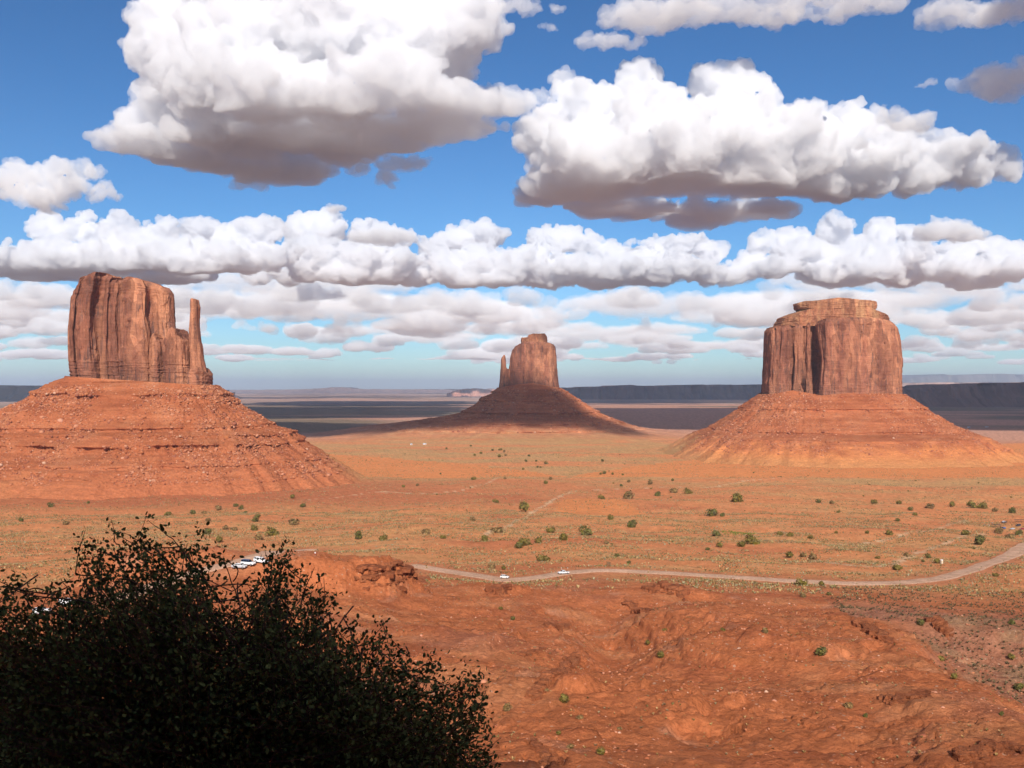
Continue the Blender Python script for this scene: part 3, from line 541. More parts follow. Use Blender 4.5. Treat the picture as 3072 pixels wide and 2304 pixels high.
def cloud(name, lobes, vox, mat, base=None, seed=1, kids=(14, 8), sc=1.0, flat=.1, world=False, up=.9, warp=1., fringe=0):
    """lobes: photo column, photo row, distance, half width, half height (pixels); or metres with world=True"""
    R = np.random.default_rng(seed); L = np.array(lobes, float)
    if world: c = L[:, :3]; rr = np.c_[L[:, 3], L[:, 3], L[:, 4]]
    else: d = L[:, 2]; c = np.c_[d * (L[:, 0] - 1536) / F, d, -d * (L[:, 1] - VH) / F]; rr = np.c_[L[:, 3], L[:, 3], L[:, 4]] * (d / F)[:, None]
    ac = [c]; ar = [rr]; pc, pr = c, rr
    for k in kids:
        n = len(pc) * k; dr = R.normal(size=(n, 3)); dr[:, 2] = np.abs(dr[:, 2]) * up - .15 * R.random(n); dr /= np.linalg.norm(dr, axis=1)[:, None]
        P = np.repeat(pc, k, 0); Q = np.repeat(pr, k, 0); s_ = Q.min(1) * R.uniform(.22, .58, n)
        nr = s_[:, None] * R.uniform(.8, 1.25, (n, 3)); nc = P + dr * Q * R.uniform(.72, 1.02, n)[:, None]
        ac.append(nc); ar.append(nr); pc, pr = nc, nr
    if fringe:       # torn shreds round the edges, thin enough to see through
        k = R.integers(0, len(pc), fringe); dr = R.normal(size=(fringe, 3)); dr /= np.linalg.norm(dr, axis=1)[:, None]; nc = pc[k] + dr * pr[k] * R.uniform(.9, 1.5, (fringe, 1)) + dr * R.uniform(5, 45, (fringe, 1)) * sc
        ac.append(nc); ar.append(R.uniform(14, 42, (fringe, 1)) * R.uniform(.7, 1.5, (fringe, 3)) * np.array([1.3, 1.3, .75]) * max(sc, vox / 15))
    c = np.concatenate(ac); r = np.concatenate(ar); ok = r.min(1) > vox * 1.05; c = c[ok]; r = r[ok]
    v = (IV[None] * r[:, None, :] + c[:, None]).reshape(-1, 3); f = (IF[None] + (np.arange(len(c)) * len(IV))[:, None, None]).reshape(-1, 3)
    me = mesh_np('tmp', v, f); o = bpy.data.objects.new(name, me); C.objects.link(o)
    def remesh(old):
        o.data = old; m = o.modifiers.new('r', 'REMESH'); m.mode = 'VOXEL'; m.voxel_size = vox
        new = bpy.data.meshes.new_from_object(o.evaluated_get(bpy.context.evaluated_depsgraph_get())); o.modifiers.clear(); o.data = new; bpy.data.meshes.remove(old); return new
    def read(m_):
        n = len(m_.vertices); co = np.empty(n * 3, np.float32); m_.vertices.foreach_get('co', co); no = np.empty(n * 3, np.float32); m_.vertex_normals.foreach_get('vector', no); return n, co.reshape(-1, 3).astype(float), no.reshape(-1, 3)
    def billow(q, scales):
        D = np.zeros(len(q))
        for s_, a in scales:
            if s_ * sc >= vox * 1.5: D += a * sc * (.40 - 2 * np.abs(n3(q / s_ + seed * 7.3)))
        return D
    m2 = remesh(me); n, co, no = read(m2); q = co / sc
    W = np.c_[f3(q / 380 + seed), f3(q / 380 + seed + 31.7), f3(q / 380 + seed + 77.3)] * np.array([150, 150, 95]) * sc * warp
    W += np.c_[f3(q / 130 + seed), f3(q / 130 + seed + 31.7), f3(q / 130 + seed + 77.3)] * np.array([55, 55, 42]) * sc
    co = co + W + no * billow(q, ((230, 60), (110, 44)))[:, None]
    if base is not None:
        bb = base + f3(np.c_[co[:, :2] / (900 * sc), np.zeros(n)] + seed) * 90 * sc + 25 * sc * f3(np.c_[co[:, :2] / (210 * sc), np.zeros(n)] + seed); low = co[:, 2] < bb; co[low, 2] = bb[low] - (bb[low] - co[low, 2]) * flat
    m2.vertices.foreach_set('co', co.astype(np.float32).ravel()); m2.update()
    m2 = solid_only(remesh(m2)); o.data = m2; n, co, no = read(m2); q = co / sc
    fin = billow(q, ((105, 26), (52, 24), (25, 10)))
    if base is not None: fin *= .35 + .65 * ss(base - 20 * sc, base + 130 * sc, co[:, 2])
    co = co + no * fin[:, None]; m2.name = name
    m2.vertices.foreach_set('co', co.astype(np.float32).ravel()); m2.update(); m2.materials.clear(); m2.materials.append(mat); return o
V1 = vapour('cloud_vapour', 64, (.968, .973, .984)); V2 = vapour('thin_cloud_vapour', 120, (.98, .983, .99), -.15); V3 = vapour('far_cloud_vapour', 420, (.994, .995, .997), -.25); V4 = vapour('veil_cloud_vapour', 1100, (1, 1, 1), -.3)
CL = 'cloud'
A = [(420, 440, 6400, 100, 30), (560, 470, 6600, 130, 50), (720, 420, 6200, 170, 80), (900, 420, 6100, 180, 80), (1080, 420, 6000, 180, 80), (1250, 420, 5900, 150, 60), (1380, 400, 5800, 110, 40), (820, 520, 7100, 150, 50), (880, 540, 7300, 90, 40), (640, 480, 6800, 130, 40), (1010, 460, 6500, 130, 50),
     (450, 380, 6500, 70, 50), (520, 250, 6300, 120, 130), (470, 200, 6500, 70, 60), (640, 200, 5900, 150, 150), (800, 300, 5500, 140, 90), (1000, 260, 5450, 150, 80), (1200, 250, 5500, 130, 80), (1300, 320, 5500, 110, 60), (1420, 330, 5600, 80, 50), (560, 80, 6500, 120, 120), (760, 60, 5900, 200, 180), (980, 60, 5900, 200, 170), (1200, 80, 5900, 200, 170), (1330, 120, 6100, 130, 150), (900, -60, 6400, 300, 160), (1200, -40, 6500, 230, 160), (700, -40, 6500, 220, 150), (1390, 60, 6200, 60, 80)]
tag(cloud('cumulus_cloud', A, 13, V1, 1500, 3, fringe=900), 'huge towering cumulus cut off by the top edge, with a mauve grey base', CL)
B = [(1620, 600, 8200, 70, 25), (1700, 560, 7800, 120, 60), (1850, 570, 7600, 150, 70), (2050, 570, 7500, 170, 70), (2250, 560, 7600, 150, 60), (2420, 560, 7800, 120, 50), (2560, 560, 8000, 110, 40), (2720, 540, 8300, 100, 35), (2880, 520, 8500, 90, 30), (3000, 505, 8700, 45, 28), (1900, 650, 8700, 130, 40), (2100, 660, 8900, 150, 45), (2280, 640, 8700, 110, 35), (1800, 640, 8500, 110, 40),
     (1660, 460, 7700, 90, 100), (1770, 340, 7700, 95, 90), (1760, 470, 7300, 120, 90), (1930, 310, 7800, 90, 90), (1880, 430, 7300, 130, 110), (2050, 430, 7200, 130, 110), (2190, 310, 7800, 90, 90), (2160, 400, 7500, 120, 90), (2300, 420, 7400, 120, 100), (2410, 380, 7700, 60, 60), (2430, 460, 7500, 110, 80), (2560, 420, 7800, 80, 70), (2680, 450, 8000, 80, 60), (2600, 500, 7800, 110, 55), (2820, 470, 8200, 70, 45), (2920, 480, 8400, 50, 35)]
tag(cloud('cumulus_cloud', B, 13, V1, 1500, 5, (16, 9), fringe=1100), 'long cumulus with two bright white domes, dark flat base and a tail tapering rightwards', CL)
tag(cloud('cumulus_cloud', [(1480, 300, 7400, 60, 34), (1550, 312, 7500, 50, 30), (1620, 290, 7600, 32, 22), (1670, 235, 7700, 34, 26), (1690, 275, 7700, 22, 20)], 11, V2, None, 6), 'ragged bridge of vapour between the two big cumulus clouds', CL)
Cc = [(60, 790, 13200, 90, 40), (200, 780, 13000, 110, 45), (350, 780, 12900, 120, 50), (520, 780, 12900, 120, 50), (680, 780, 12900, 110, 45), (800, 770, 13000, 70, 40), (-60, 790, 13200, 80, 40), (150, 700, 13400, 45, 40), (260, 690, 13400, 50, 40), (350, 700, 13400, 60, 40), (480, 710, 13400, 60, 40), (600, 700, 13400, 50, 30), (780, 700, 13200, 60, 45), (700, 720, 13200, 60, 30), (400, 740, 13000, 90, 50), (120, 820, 13800, 100, 30), (300, 830, 14000, 100, 30), (520, 830, 14000, 110, 30)]
tag(cloud('cumulus_cloud', Cc, 15, V1, 1500, 8, (13, 8), 1.2, fringe=700), 'low cumulus bank with knobbly white tops just above the left butte', CL)
Dd = [(935, 690, 15200, 75, 55), (985, 695, 15200, 50, 45), (1095, 712, 15200, 45, 36), (1170, 722, 15000, 50, 34), (905, 755, 14600, 40, 36), (972, 770, 14400, 80, 42), (1090, 775, 14300, 80, 42), (1190, 795, 14300, 70, 38), (930, 812, 14400, 70, 32), (1041, 822, 14400, 100, 32), (1160, 828, 14500, 80, 28), (775, 836, 15000, 34, 20), (862, 836, 14900, 50, 20), (1250, 832, 14800, 60, 24)]
tag(cloud('cumulus_cloud', Dd, 16, V1, 1500, 11, (13, 8), 1.25, fringe=700), 'cumulus with a bright double crown beside the knobbly cloud bank over the left butte', CL)
tag(cloud('cumulus_cloud', [(1100, 712, 11500, 50, 18), (1146, 709, 11500, 60, 22), (1190, 712, 11500, 45, 17)], 14, V2, None, 12, sc=.7), 'small grey lens of cloud in front of a bright double crowned cumulus', CL)
D2_ = [(1300, 745, 15400, 46, 30), (1385, 728, 15400, 50, 34), (1460, 712, 15300, 50, 36), (1340, 790, 14800, 70, 36), (1440, 785, 14600, 80, 40), (1540, 790, 14500, 70, 36), (1389, 828, 14600, 90, 30), (1500, 834, 14600, 90, 28), (1625, 738, 15000, 40, 34), (1700, 722, 15000, 44, 38), (1765, 742, 14900, 40, 30), (1990, 752, 14900, 50, 32), (2055, 742, 14900, 44, 34), (2130, 756, 15000, 40, 28), (1640, 800, 14500, 70, 38), (1744, 805, 14400, 80, 36), (1870, 808, 14400, 80, 34), (2010, 805, 14500, 80, 34), (2090, 812, 14600, 60, 28), (1800, 842, 14800, 90, 20), (1953, 834, 14800, 80, 22), (1640, 842, 14800, 80, 20), (1280, 800, 14900, 50, 30), (1590, 775, 14700, 50, 34), (1850, 770, 14900, 60, 32), (1930, 770, 14900, 50, 30), (2150, 828, 14800, 70, 24)]
tag(cloud('cumulus_cloud', D2_, 17, V1, 1480, 14, (12, 8), 1.25, fringe=700), 'long shaded cumulus bank above the distant middle butte', CL)
Ee = [(2290, 735, 15000, 34, 28), (2369, 742, 15000, 44, 34), (2494, 708, 15100, 52, 44), (2540, 740, 15100, 40, 32), (2633, 712, 15100, 52, 42), (2735, 725, 15100, 44, 34), (2439, 765, 14600, 70, 38), (2578, 772, 14500, 80, 40), (2717, 775, 14500, 80, 38), (2842, 768, 14600, 70, 34), (2994, 750, 14800, 60, 38), (3080, 765, 14800, 80, 38), (2330, 805, 14400, 70, 30), (2473, 818, 14500, 80, 32), (2612, 812, 14300, 90, 34), (2855, 805, 14300, 90, 32), (3029, 802, 14400, 90, 34), (2543, 842, 14900, 80, 18), (2700, 838, 14900, 80, 20), (2925, 842, 14900, 90, 20), (3200, 800, 14600, 110, 40), (2230, 820, 14900, 60, 26), (2265, 790, 14900, 40, 28), (2900, 740, 14900, 50, 32)]
tag(cloud('cumulus_cloud', Ee, 17, V1, 1490, 17, (12, 8), 1.25, fringe=700), 'white topped cumulus bank above the squat right butte', CL)
tag(cloud('cumulus_cloud', [(2800, 698, 11500, 55, 20), (2855, 690, 11500, 70, 28), (2920, 702, 11500, 55, 16)], 14, V2, None, 18, sc=.75), 'small grey cushion of cloud in front of the bank above the squat butte', CL)
tag(cloud('cumulus_cloud', [(29, 545, 8000, 55, 32), (85, 540, 8000, 55, 35), (190, 520, 8000, 60, 35), (180, 570, 8000, 70, 40), (95, 585, 7900, 70, 30), (145, 612, 8000, 50, 20), (-40, 560, 8000, 60, 30)], 11, V2, None, 21, fringe=120), 'small ragged cumulus in blue sky left of the towering cumulus', CL)
tag(cloud('cloud_scrap', [(275, 520, 8000, 20, 18), (300, 575, 8000, 28, 20), (335, 590, 8000, 22, 16), (285, 595, 8000, 20, 14)], 9, V2, None, 23, sc=.6, fringe=120), 'torn scrap of cloud right of the small ragged cumulus', CL)
tag(cloud('cloud_scrap', [(725, 548, 7600, 26, 16), (765, 552, 7600, 28, 14)], 9, V2, None, 25, sc=.6, fringe=120), 'white cloud scrap below the mauve base of the towering cumulus', CL)
tag(cloud('cloud_scrap', [(1005, 632, 9500, 26, 12)], 10, V2, None, 27, sc=.6), 'tiny isolated white puff above the double crowned cumulus', CL)
tag(cloud('cloud_scrap', [(1160, 496, 7900, 40, 14), (1210, 486, 7900, 40, 18), (1255, 496, 7900, 34, 10), (1165, 538, 7900, 30, 12)], 9, V2, None, 29, sc=.6, fringe=120), 'grey cloud shreds off the right end of the towering cumulus base', CL)
tag(cloud('cloud_scrap', [(1050, 470, 7600, 34, 34), (1065, 505, 7700, 36, 18)], 9, V2, None, 31, sc=.6), 'grey tongue hanging from the towering cumulus base', CL)
tag(cloud('cloud_scrap', [(1860, 50, 5600, 70, 14), (1950, 45, 5600, 110, 26), (2080, 30, 5600, 110, 28), (2200, 40, 5600, 80, 22), (2345, 55, 5600, 60, 10), (2300, 20, 5600, 110, 16), (2480, 8, 5600, 130, 14), (2620, 0, 5600, 90, 12)], 9, V2, None, 33, sc=.6, kids=(16, 8), fringe=300), 'long white streaky cloud along the top edge right of the tower', CL)
tag(cloud('cloud_scrap', [(2790, 45, 5600, 40, 14), (2860, 35, 5600, 60, 22), (2950, 40, 5600, 80, 22), (3050, 25, 5600, 80, 20)], 9, V2, None, 35, sc=.6, fringe=120), 'white streak of cloud in the top right corner', CL)
tag(cloud('cloud_scrap', [(1760, 122, 5600, 40, 9), (1830, 130, 5600, 50, 11), (1890, 138, 5600, 30, 7), (1930, 122, 5600, 26, 9)], 8, V2, None, 37, sc=.5), 'slim white streak of cloud floating above two bright white domes', CL)
tag(cloud('cloud_scrap', [(1630, 84, 5600, 24, 8), (1655, 90, 5600, 18, 8)], 8, V2, None, 39, sc=.5), 'tiny flat cloud right of the towering cumulus near its top', CL)
tag(cloud('cloud_scrap', [(1520, 8, 5600, 60, 8), (1590, 25, 5600, 44, 9), (1680, 18, 5600, 22, 8)], 8, V2, None, 41, sc=.5), 'thin broken cloud streak touching the top edge beside the tower', CL)
tag(cloud('cloud_scrap', [(2950, 235, 5600, 60, 22), (3020, 260, 5600, 80, 34), (3060, 225, 5600, 50, 24)], 9, V2, None, 43, sc=.6, fringe=120), 'greyish cloud at the right edge below the corner streak', CL)
tag(cloud('cloud_scrap', [(2770, 243, 6500, 24, 6), (2800, 240, 6500, 18, 6)], 8, V2, None, 45, sc=.5), 'faint wisp left of the greyish cloud at the right edge', CL)
tag(cloud('cloud_scrap', [(2690, 355, 7000, 44, 16), (2750, 372, 7000, 50, 12)], 8, V2, None, 47, sc=.6, fringe=120), 'ragged wisps above the tapering tail of the long cumulus', CL)
# the layered far clouds, and the ones overhead that shade the plain: nobody could count these
R = np.random.default_rng(77); Lb = []; Lv = []
def row(d0, d1, u0, u1, n, wid, thick, alt, dst, clump=1.):
    k = 0
    while k < n:
        d = R.uniform(d0, d1); u = R.uniform(u0, u1); x = (u - 1536) / F * d
        if f2(x / (wid * 5), d / (wid * 7), 3, 61) < clump * .12 - .12: continue
        k += 1; wd = wid * R.uniform(.5, 1.4)
        for j in range(R.integers(2, 5)): dst.append((x + wd * R.uniform(-.9, .9), d + wd * R.uniform(-.5, .5), alt + R.uniform(-.04, .06) * alt + thick * .2, wd * R.uniform(.35, .8), thick * R.uniform(.5, 1.3)))
row(16500, 30000, -250, 3350, 60, 300, 110, 1560, Lb, 1.0)
row(16500, 21000, -250, 3350, 50, 430, 190, 1570, Lb, 1.2)
row(21000, 29000, -250, 3350, 64, 600, 190, 1640, Lb, 1.1)
row(29000, 42000, -250, 3350, 56, 800, 180, 1680, Lb, .9)
row(42000, 62000, -250, 3350, 34, 1200, 160, 1600, Lb, .6)
for u, v, rx, rz in ((1675, 1045, 36, 30), (1717, 1081, 42, 20), (1779, 1090, 45, 14), (1911, 1084, 46, 20), (1850, 1094, 40, 10), (2036, 1106, 18, 9), (2092, 1104, 22, 11), (2244, 1104, 20, 13), (1458, 1074, 110, 34), (1500, 1040, 60, 22), (1350, 1085, 70, 16), (1146, 1095, 44, 16), (1271, 1102, 30, 13), (800, 1100, 120, 10), (950, 1098, 60, 12), (700, 1080, 60, 8), (120, 1060, 90, 12), (180, 1075, 60, 8), (620, 1055, 70, 8)):
    Lb.append((*px(u, v, 50000), rx * 50000 / F, rz * 50000 / F))
tag(cloud('clouds', Lb, 40, V3, 1490, 51, (9, 4), 1.5, world=True, warp=.7), 'banded far clouds down to the horizon', kind='stuff')
row(17000, 30000, 700, 3400, 24, 1800, 110, 2000, Lv, .6); row(26000, 60000, -300, 3400, 34, 2600, 120, 2300, Lv, .5)
tag(cloud('clouds', Lv, 60, V4, None, 53, (5,), 2.2, world=True, warp=.8), 'thin grey cloud sheet behind the far cumulus', kind='stuff')
Ls = []
def shade(x, y, r, th=170, z=3200):      # a cloud overhead whose shadow falls at ground point x, y
    k = (z + 138) / math.tan(R_(SUN_EL)); Ls.append((x - k * math.sin(R_(SUN_AZ)), y - k * math.cos(R_(SUN_AZ)), z, r, th))
for y in np.arange(3800, 7000, 520):
    for x in np.arange(700 if y > 4000 else 450, 7400, 560): shade(x + R.uniform(-120, 120), y + R.uniform(-90, 90), R.uniform(400, 520))
for y in np.arange(7000, 9700, 620):
    for x in np.arange(2900, 7600, 620): shade(x + R.uniform(-120, 120), y, R.uniform(420, 540))
for y in np.arange(5300, 7700, 520):
    for x in np.arange(-2500 - .05 * (y - 5300), -500, 480): shade(x + R.uniform(-120, 120), y + R.uniform(-80, 80), R.uniform(330, 460))
for x in np.arange(-950, 60, 140): shade(x, 3045 + R.uniform(-25, 25), 175, 110)
for x, y in ((-900, 3350), (-680, 3350), (-900, 3650), (-640, 3700), (-950, 3900), (-620, 3300)): shade(x, y, 250, 120)
for x, y, r in ((285, 2900, 75), (215, 2870, 60), (330, 2850, 60)): shade(x, y, r, 80)
for x in np.arange(-7400, -4600, 600):
    for y in (11600, 12300, 13000): shade(x, y, 520, z=4200)
for x in np.arange(500, 4200, 560):
    for y in (12500, 13150, 13800, 14500): shade(x + R.uniform(-100, 100), y, 470, z=4300)
tag(cloud('clouds', Ls, 38, V1, None, 55, (5,), .6, world=True, warp=.5), 'clouds overhead that shade the plain', kind='stuff')

# ------------------------------------------------------------------ boulders and scree
OV, OF = ico(1)
def stones(name, pos, size, col, mat, label, seed=0, sink=.25):
    R = np.random.default_rng(seed); n = len(pos); A = R.normal(size=(n, 3, 3)); q_, _ = np.linalg.qr(A)
    V = OV[None] * R.uniform(.72, 1.18, (n, len(OV), 1)); V = V * R.uniform(.6, 1.2, (n, 1, 3)); V = np.einsum('nvk,nkj->nvj', V, q_); V[:, :, 2] *= .75
    V = V * size[:, None, None] + pos[:, None] - np.array([0, 0, sink])[None, None] * size[:, None, None]
    me = mesh_np(name, V.reshape(-1, 3), (OF[None] + (np.arange(n) * len(OV))[:, None, None]).reshape(-1, 3)); vcol(me, 'Soil', np.repeat(col, len(OV), 0)); return tag(link(name, me, mat), label, kind='stuff')
t = NT('loose_stone'); P = t.coords(); f = t.noise(1.3, 4, P); t.base(t.mix(1., t.attr('Soil'), t.ramp(f, [(.3, (.75, .74, .72)), (.7, (1.2, 1.2, 1.2))]), 'MULTIPLY')); t.b.inputs['Roughness'].default_value = .95; M_STONE = t.m
R = np.random.default_rng(5)
for (V, O, amt), lab in zip(SCREE, ('pale fallen blocks scattered over the left butte\'s talus', 'fallen blocks on the distant butte\'s talus', 'fallen blocks scattered over the right butte\'s talus')):
    keep = np.nonzero((V[:, 2] < 5) & (V[:, 2] > -118) & (V[:, 1] < 60))[0]; pr_ = np.clip(.35 + 1.2 * f3(V[keep] / 40., 3), .02, None) * (1 + .6 * ss(-40, -100, V[keep, 2])); pr_ /= pr_.sum()
    n = int(20000 * amt) + 300; k = R.choice(keep, n, p=pr_); sz = np.minimum(np.exp(R.normal(-.15, .5, n)) * 1.15, 4.5) * (1 if amt > .4 else 1.7)
    c = np.array((.46, .185, .095)) + R.normal(0, .045, (n, 1)) * np.array((1, .8, .7)); w_ = R.random(n) < .035; c[w_] = np.array((.56, .33, .22)); d_ = R.random(n) < .3; c[d_] = np.array((.3, .105, .06))
    stones('scree', V[k] + np.array(O) + np.c_[R.normal(0, 1.2, (n, 2)), np.zeros(n)], sz, np.clip(c, .05, .8), M_STONE, lab, 11)
def scatter(n, y0, y1, dens, seed, k=.54):
    R = np.random.default_rng(seed); out = []; tot = 0
    while tot < n:
        y = np.sqrt(R.uniform(y0 * y0, y1 * y1, 60000)); x = R.uniform(-k, k, 60000) * y; m = R.random(60000) < dens(x, y); out.append(np.c_[x, y][m]); tot += m.sum()
    return np.concatenate(out)[:n]
def road_d(x, y):
    d = np.full(len(x), 1e9)
    for P in (ROADA, ROADB): d = np.minimum(d, seg_dist(x, y, P[::5])[0])
    return d
p = scatter(26000, 85, 440, lambda x, y: np.clip(.12 + 1.0 * f2(x / 16, y / 16, 4, 51), .0, 1), 6); z = height(p[:, 0], p[:, 1]); n = len(p); sz = np.minimum(np.exp(np.random.default_rng(7).normal(-1.95, .62, n)), 1.1)
ok = road_d(p[:, 0], p[:, 1]) > 6; R = np.random.default_rng(8); c = np.array((.47, .19, .10)) + R.normal(0, .06, (n, 1)) * np.array((1, .75, .65)); w_ = R.random(n) < .07; c[w_] = (.53, .32, .22); c[R.random(n) < .3] = (.33, .11, .055)
stones('rubble', np.c_[p, z][ok], sz[ok], np.clip(c, .05, .8)[ok], M_STONE, 'loose stones strewn over the red slope below the lookout', 9)

# ------------------------------------------------------------------ rock ledges cropping out of the slope
def outcrop(label, pts, hgt, width, seed, lean=.0, gap=1.):
    """a bed of sandstone breaking the slope: angular slabs, sunk into the soil, fallen ones below"""
    R = np.random.default_rng(seed); W = unproject(np.array(pts, float)); S_ = spline(W, max(5, int(np.linalg.norm(np.diff(W, axis=0), axis=1).sum() / (width * .42)))); V = []; Fq = []; o = S_.mean(0)
    for i, p in enumerate(S_):
        if R.random() < .12: continue
        for k in range(5):
            big = k < 2; s_ = R.uniform(.45, .8) if big else R.uniform(.12, .34)
            a = np.array([(x, y, z) for z in (-1, 1) for y in (-1, 1) for x in (-1, 1)], float) * np.array([width * s_ * R.uniform(.6, 1.1), width * s_ * R.uniform(.5, .9), hgt * (R.uniform(.22, .42) if big else s_ * .8)]); a += R.normal(0, .07 * hgt * (1 if big else .5), a.shape)
            an, ti = R.uniform(0, math.pi), R.normal(0, .12 if big else .5); ca, sa = math.cos(an), math.sin(an); a = np.c_[a[:, 0], a[:, 1] * math.cos(ti) - a[:, 2] * math.sin(ti), a[:, 1] * math.sin(ti) + a[:, 2] * math.cos(ti)]; a = np.c_[a[:, 0] * ca - a[:, 1] * sa, a[:, 0] * sa + a[:, 1] * ca, a[:, 2]]
            q = p[:2] + np.array([R.normal(0, .22 * width), R.normal(0, .2 * width) + (k * width * .4 if big else -R.uniform(.4, 1.5) * width)]); zq = height(q[:1], q[1:])[0]
            b = len(V) * 8; V.append(a + np.array([q[0], q[1], zq + (hgt * R.uniform(.0, .28) if big else 0)]) - o); Fq += [(b, b + 2, b + 3, b + 1), (b + 4, b + 5, b + 7, b + 6), (b, b + 1, b + 5, b + 4), (b + 2, b + 6, b + 7, b + 3), (b, b + 4, b + 6, b + 2), (b + 1, b + 3, b + 7, b + 5)]
    me = mesh_np('tmp', np.concatenate(V), np.array(Fq)); ob = bpy.data.objects.new('rock_ledge', me); C.objects.link(ob); m = ob.modifiers.new('r', 'REMESH'); m.mode = 'VOXEL'; m.voxel_size = max(.07, .075 * hgt)
    m2 = bpy.data.meshes.new_from_object(ob.evaluated_get(bpy.context.evaluated_depsgraph_get())); ob.modifiers.clear(); ob.data = m2; bpy.data.meshes.remove(me); m2.name = 'rock_ledge'
    n = len(m2.vertices); co = np.empty(n * 3, np.float32); m2.vertices.foreach_get('co', co); co = co.reshape(-1, 3).astype(float); k_ = .55 * hgt
    co += np.c_[f3(co / k_ + seed, 4), f3(co / k_ + seed + 9, 4), .5 * f3(co / k_ + seed + 5, 3)] * .13 * hgt; lay = np.floor(3 * n3(np.c_[co[:, :2] / 9, co[:, 2] * 4 / hgt] + seed)) / 3; co[:, :2] += lay[:, None] * .10 * hgt
    m2.vertices.foreach_set('co', co.astype(np.float32).ravel()); m2.update(); m2.materials.clear(); m2.materials.append(M_LEDGE); ob.location = tuple(o); return tag(ob, label, 'rock ledge', 'rock ledges on the slope below the lookout')
M_LEDGE = sandstone('ledge_sandstone', (.31, .10, .046), (.40, .132, .057), (.46, .17, .075), (.28, .095, .05), 5.)
outcrop('long broken ledge at the nose of the car park knoll', [(1090, 1716), (1140, 1722), (1180, 1712), (1222, 1722), (1262, 1736)], 1.7, 3.6, 1)
outcrop('lone boat-shaped rock block below the white hatchback', [(1470, 1776), (1496, 1774), (1520, 1770)], 2.6, 3.4, 2)
outcrop('dark capstone ledge below the road right of the white pickup', [(1945, 1772), (1985, 1764), (2025, 1770), (2042, 1778)], 3.2, 4.2, 3)
outcrop('slanting row of dark rocks running down the bare red slope', [(1730, 1970), (1700, 1995), (1668, 2020), (1635, 2055), (1608, 2088)], 1.3, 1.5, 4)
outcrop('thin cracked ledge on the central gully\'s right shoulder', [(1878, 1812), (1905, 1820), (1942, 1834)], 1.5, 2.4, 5)
outcrop('stepped ledge along the right spur', [(2660, 2100), (2700, 2098), (2745, 2090), (2785, 2084)], 1., 1.8, 6)
outcrop('small split rocks at the bare slope\'s foot right of the dark shrub', [(1596, 2222), (1612, 2250), (1640, 2272), (1664, 2288)], .8, .9, 7)
outcrop('dark rock mound in the scrubby valley right of the spur', [(2805, 1862), (2822, 1878), (2836, 1895)], 2.4, 2.6, 8)
outcrop('big shaded rocks at the bottom right corner', [(2880, 2268), (2930, 2262), (2990, 2250), (3050, 2246)], 1.4, 1.6, 9)
outcrop('pale blocks on the gully\'s left shoulder', [(1640, 1880), (1670, 1886), (1700, 1876)], 1.2, 1.7, 10)
outcrop('crumbling ledge where the spur meets the valley floor', [(2575, 1872), (2600, 1882), (2630, 1898), (2660, 1925)], 1.6, 2.2, 12)
outcrop('short rock step above the slanting row of dark rocks', [(1560, 1965), (1590, 1955), (1630, 1948)], .8, 1.2, 13)

# ------------------------------------------------------------------ desert scrub: one carpet of tufts
def soft(name, rough=.9):
    t = NT(name); t.base(t.attr('Soil')); t.b.inputs['Roughness'].default_value = rough; t.b.inputs['Specular IOR Level'].default_value = .1; return t.m
M_SCRUB = soft('scrub_leaf')
def tufts(name, p, h, col, blades, label, seed):
    R = np.random.default_rng(seed); n = len(p); z = height(p[:, 0], p[:, 1]); B = np.c_[p, z - .05]; a = R.uniform(0, 2 * np.pi, (n, blades)); ln = h[:, None] * R.uniform(.6, 1.15, (n, blades)); out = R.uniform(.35, 1.1, (n, blades)); wd = ln * R.uniform(.22, .42, (n, blades))
    dx, dy = np.cos(a), np.sin(a); b0 = np.stack([-dy * wd, dx * wd, 0 * wd], -1); tip = np.stack([dx * ln * out, dy * ln * out, ln], -1); mid = np.stack([dx * ln * out * .45, dy * ln * out * .45, ln * .62], -1)
    V = np.stack([B[:, None] + .35 * b0, B[:, None] - .35 * b0, B[:, None] + mid - b0 * .9, B[:, None] + mid + b0 * .9, B[:, None] + tip + b0 * .3, B[:, None] + tip - b0 * .3], 2).reshape(-1, 3)
    k = (np.arange(n * blades) * 6)[:, None]; f = np.concatenate([k + np.array([[0, 1, 2, 3]]), k + np.array([[3, 2, 5, 4]])]); me = mesh_np(name, V, f); cc = np.repeat(col[:, None] * R.uniform(.75, 1.25, (n, blades, 1)), 6, 1).reshape(-1, 3); vcol(me, 'Soil', np.clip(cc, .01, .8)); return tag(link(name, me, M_SCRUB), label, kind='stuff')
def scrub_cols(n, R, w): return np.array(((.50, .36, .17), (.215, .18, .07), (.33, .28, .165), (.30, .165, .08), (.42, .30, .125)))[R.choice(5, n, p=w)]
def dens_plain(x, y):
    d = .28 + .9 * f2(x / 55, y / 38, 4, 21) + .45 * f2(x / 12, y / 12, 2, 52); r = np.hypot(x, y); d = d * (1 - .97 * ((np.abs(x - DUNE[0]) / 42) ** 3 + (np.abs(y - DUNE[1]) / 112) ** 3 < 1)); d = np.where(road_d(x, y) < 6.5, 0, d); return np.clip(d, .015, 1)
p = scatter(90000, 400, 1000, dens_plain, 14); n = len(p); R = np.random.default_rng(15); col = scrub_cols(n, R, (.14, .34, .22, .16, .14)); hh = R.uniform(.28, .75, n) * (1 + .5 * (R.random(n) < .12))
g = unproject(np.array([(2215, 1600)], float))[0]; near_g = ((p[:, 0] - g[0]) / 12) ** 2 + ((p[:, 1] - g[1]) / 22) ** 2 < 1; col[near_g] = (.17, .22, .045)
tufts('scrub', p, hh, col, 5, 'low olive and straw scrub dotting the orange plain', 16)
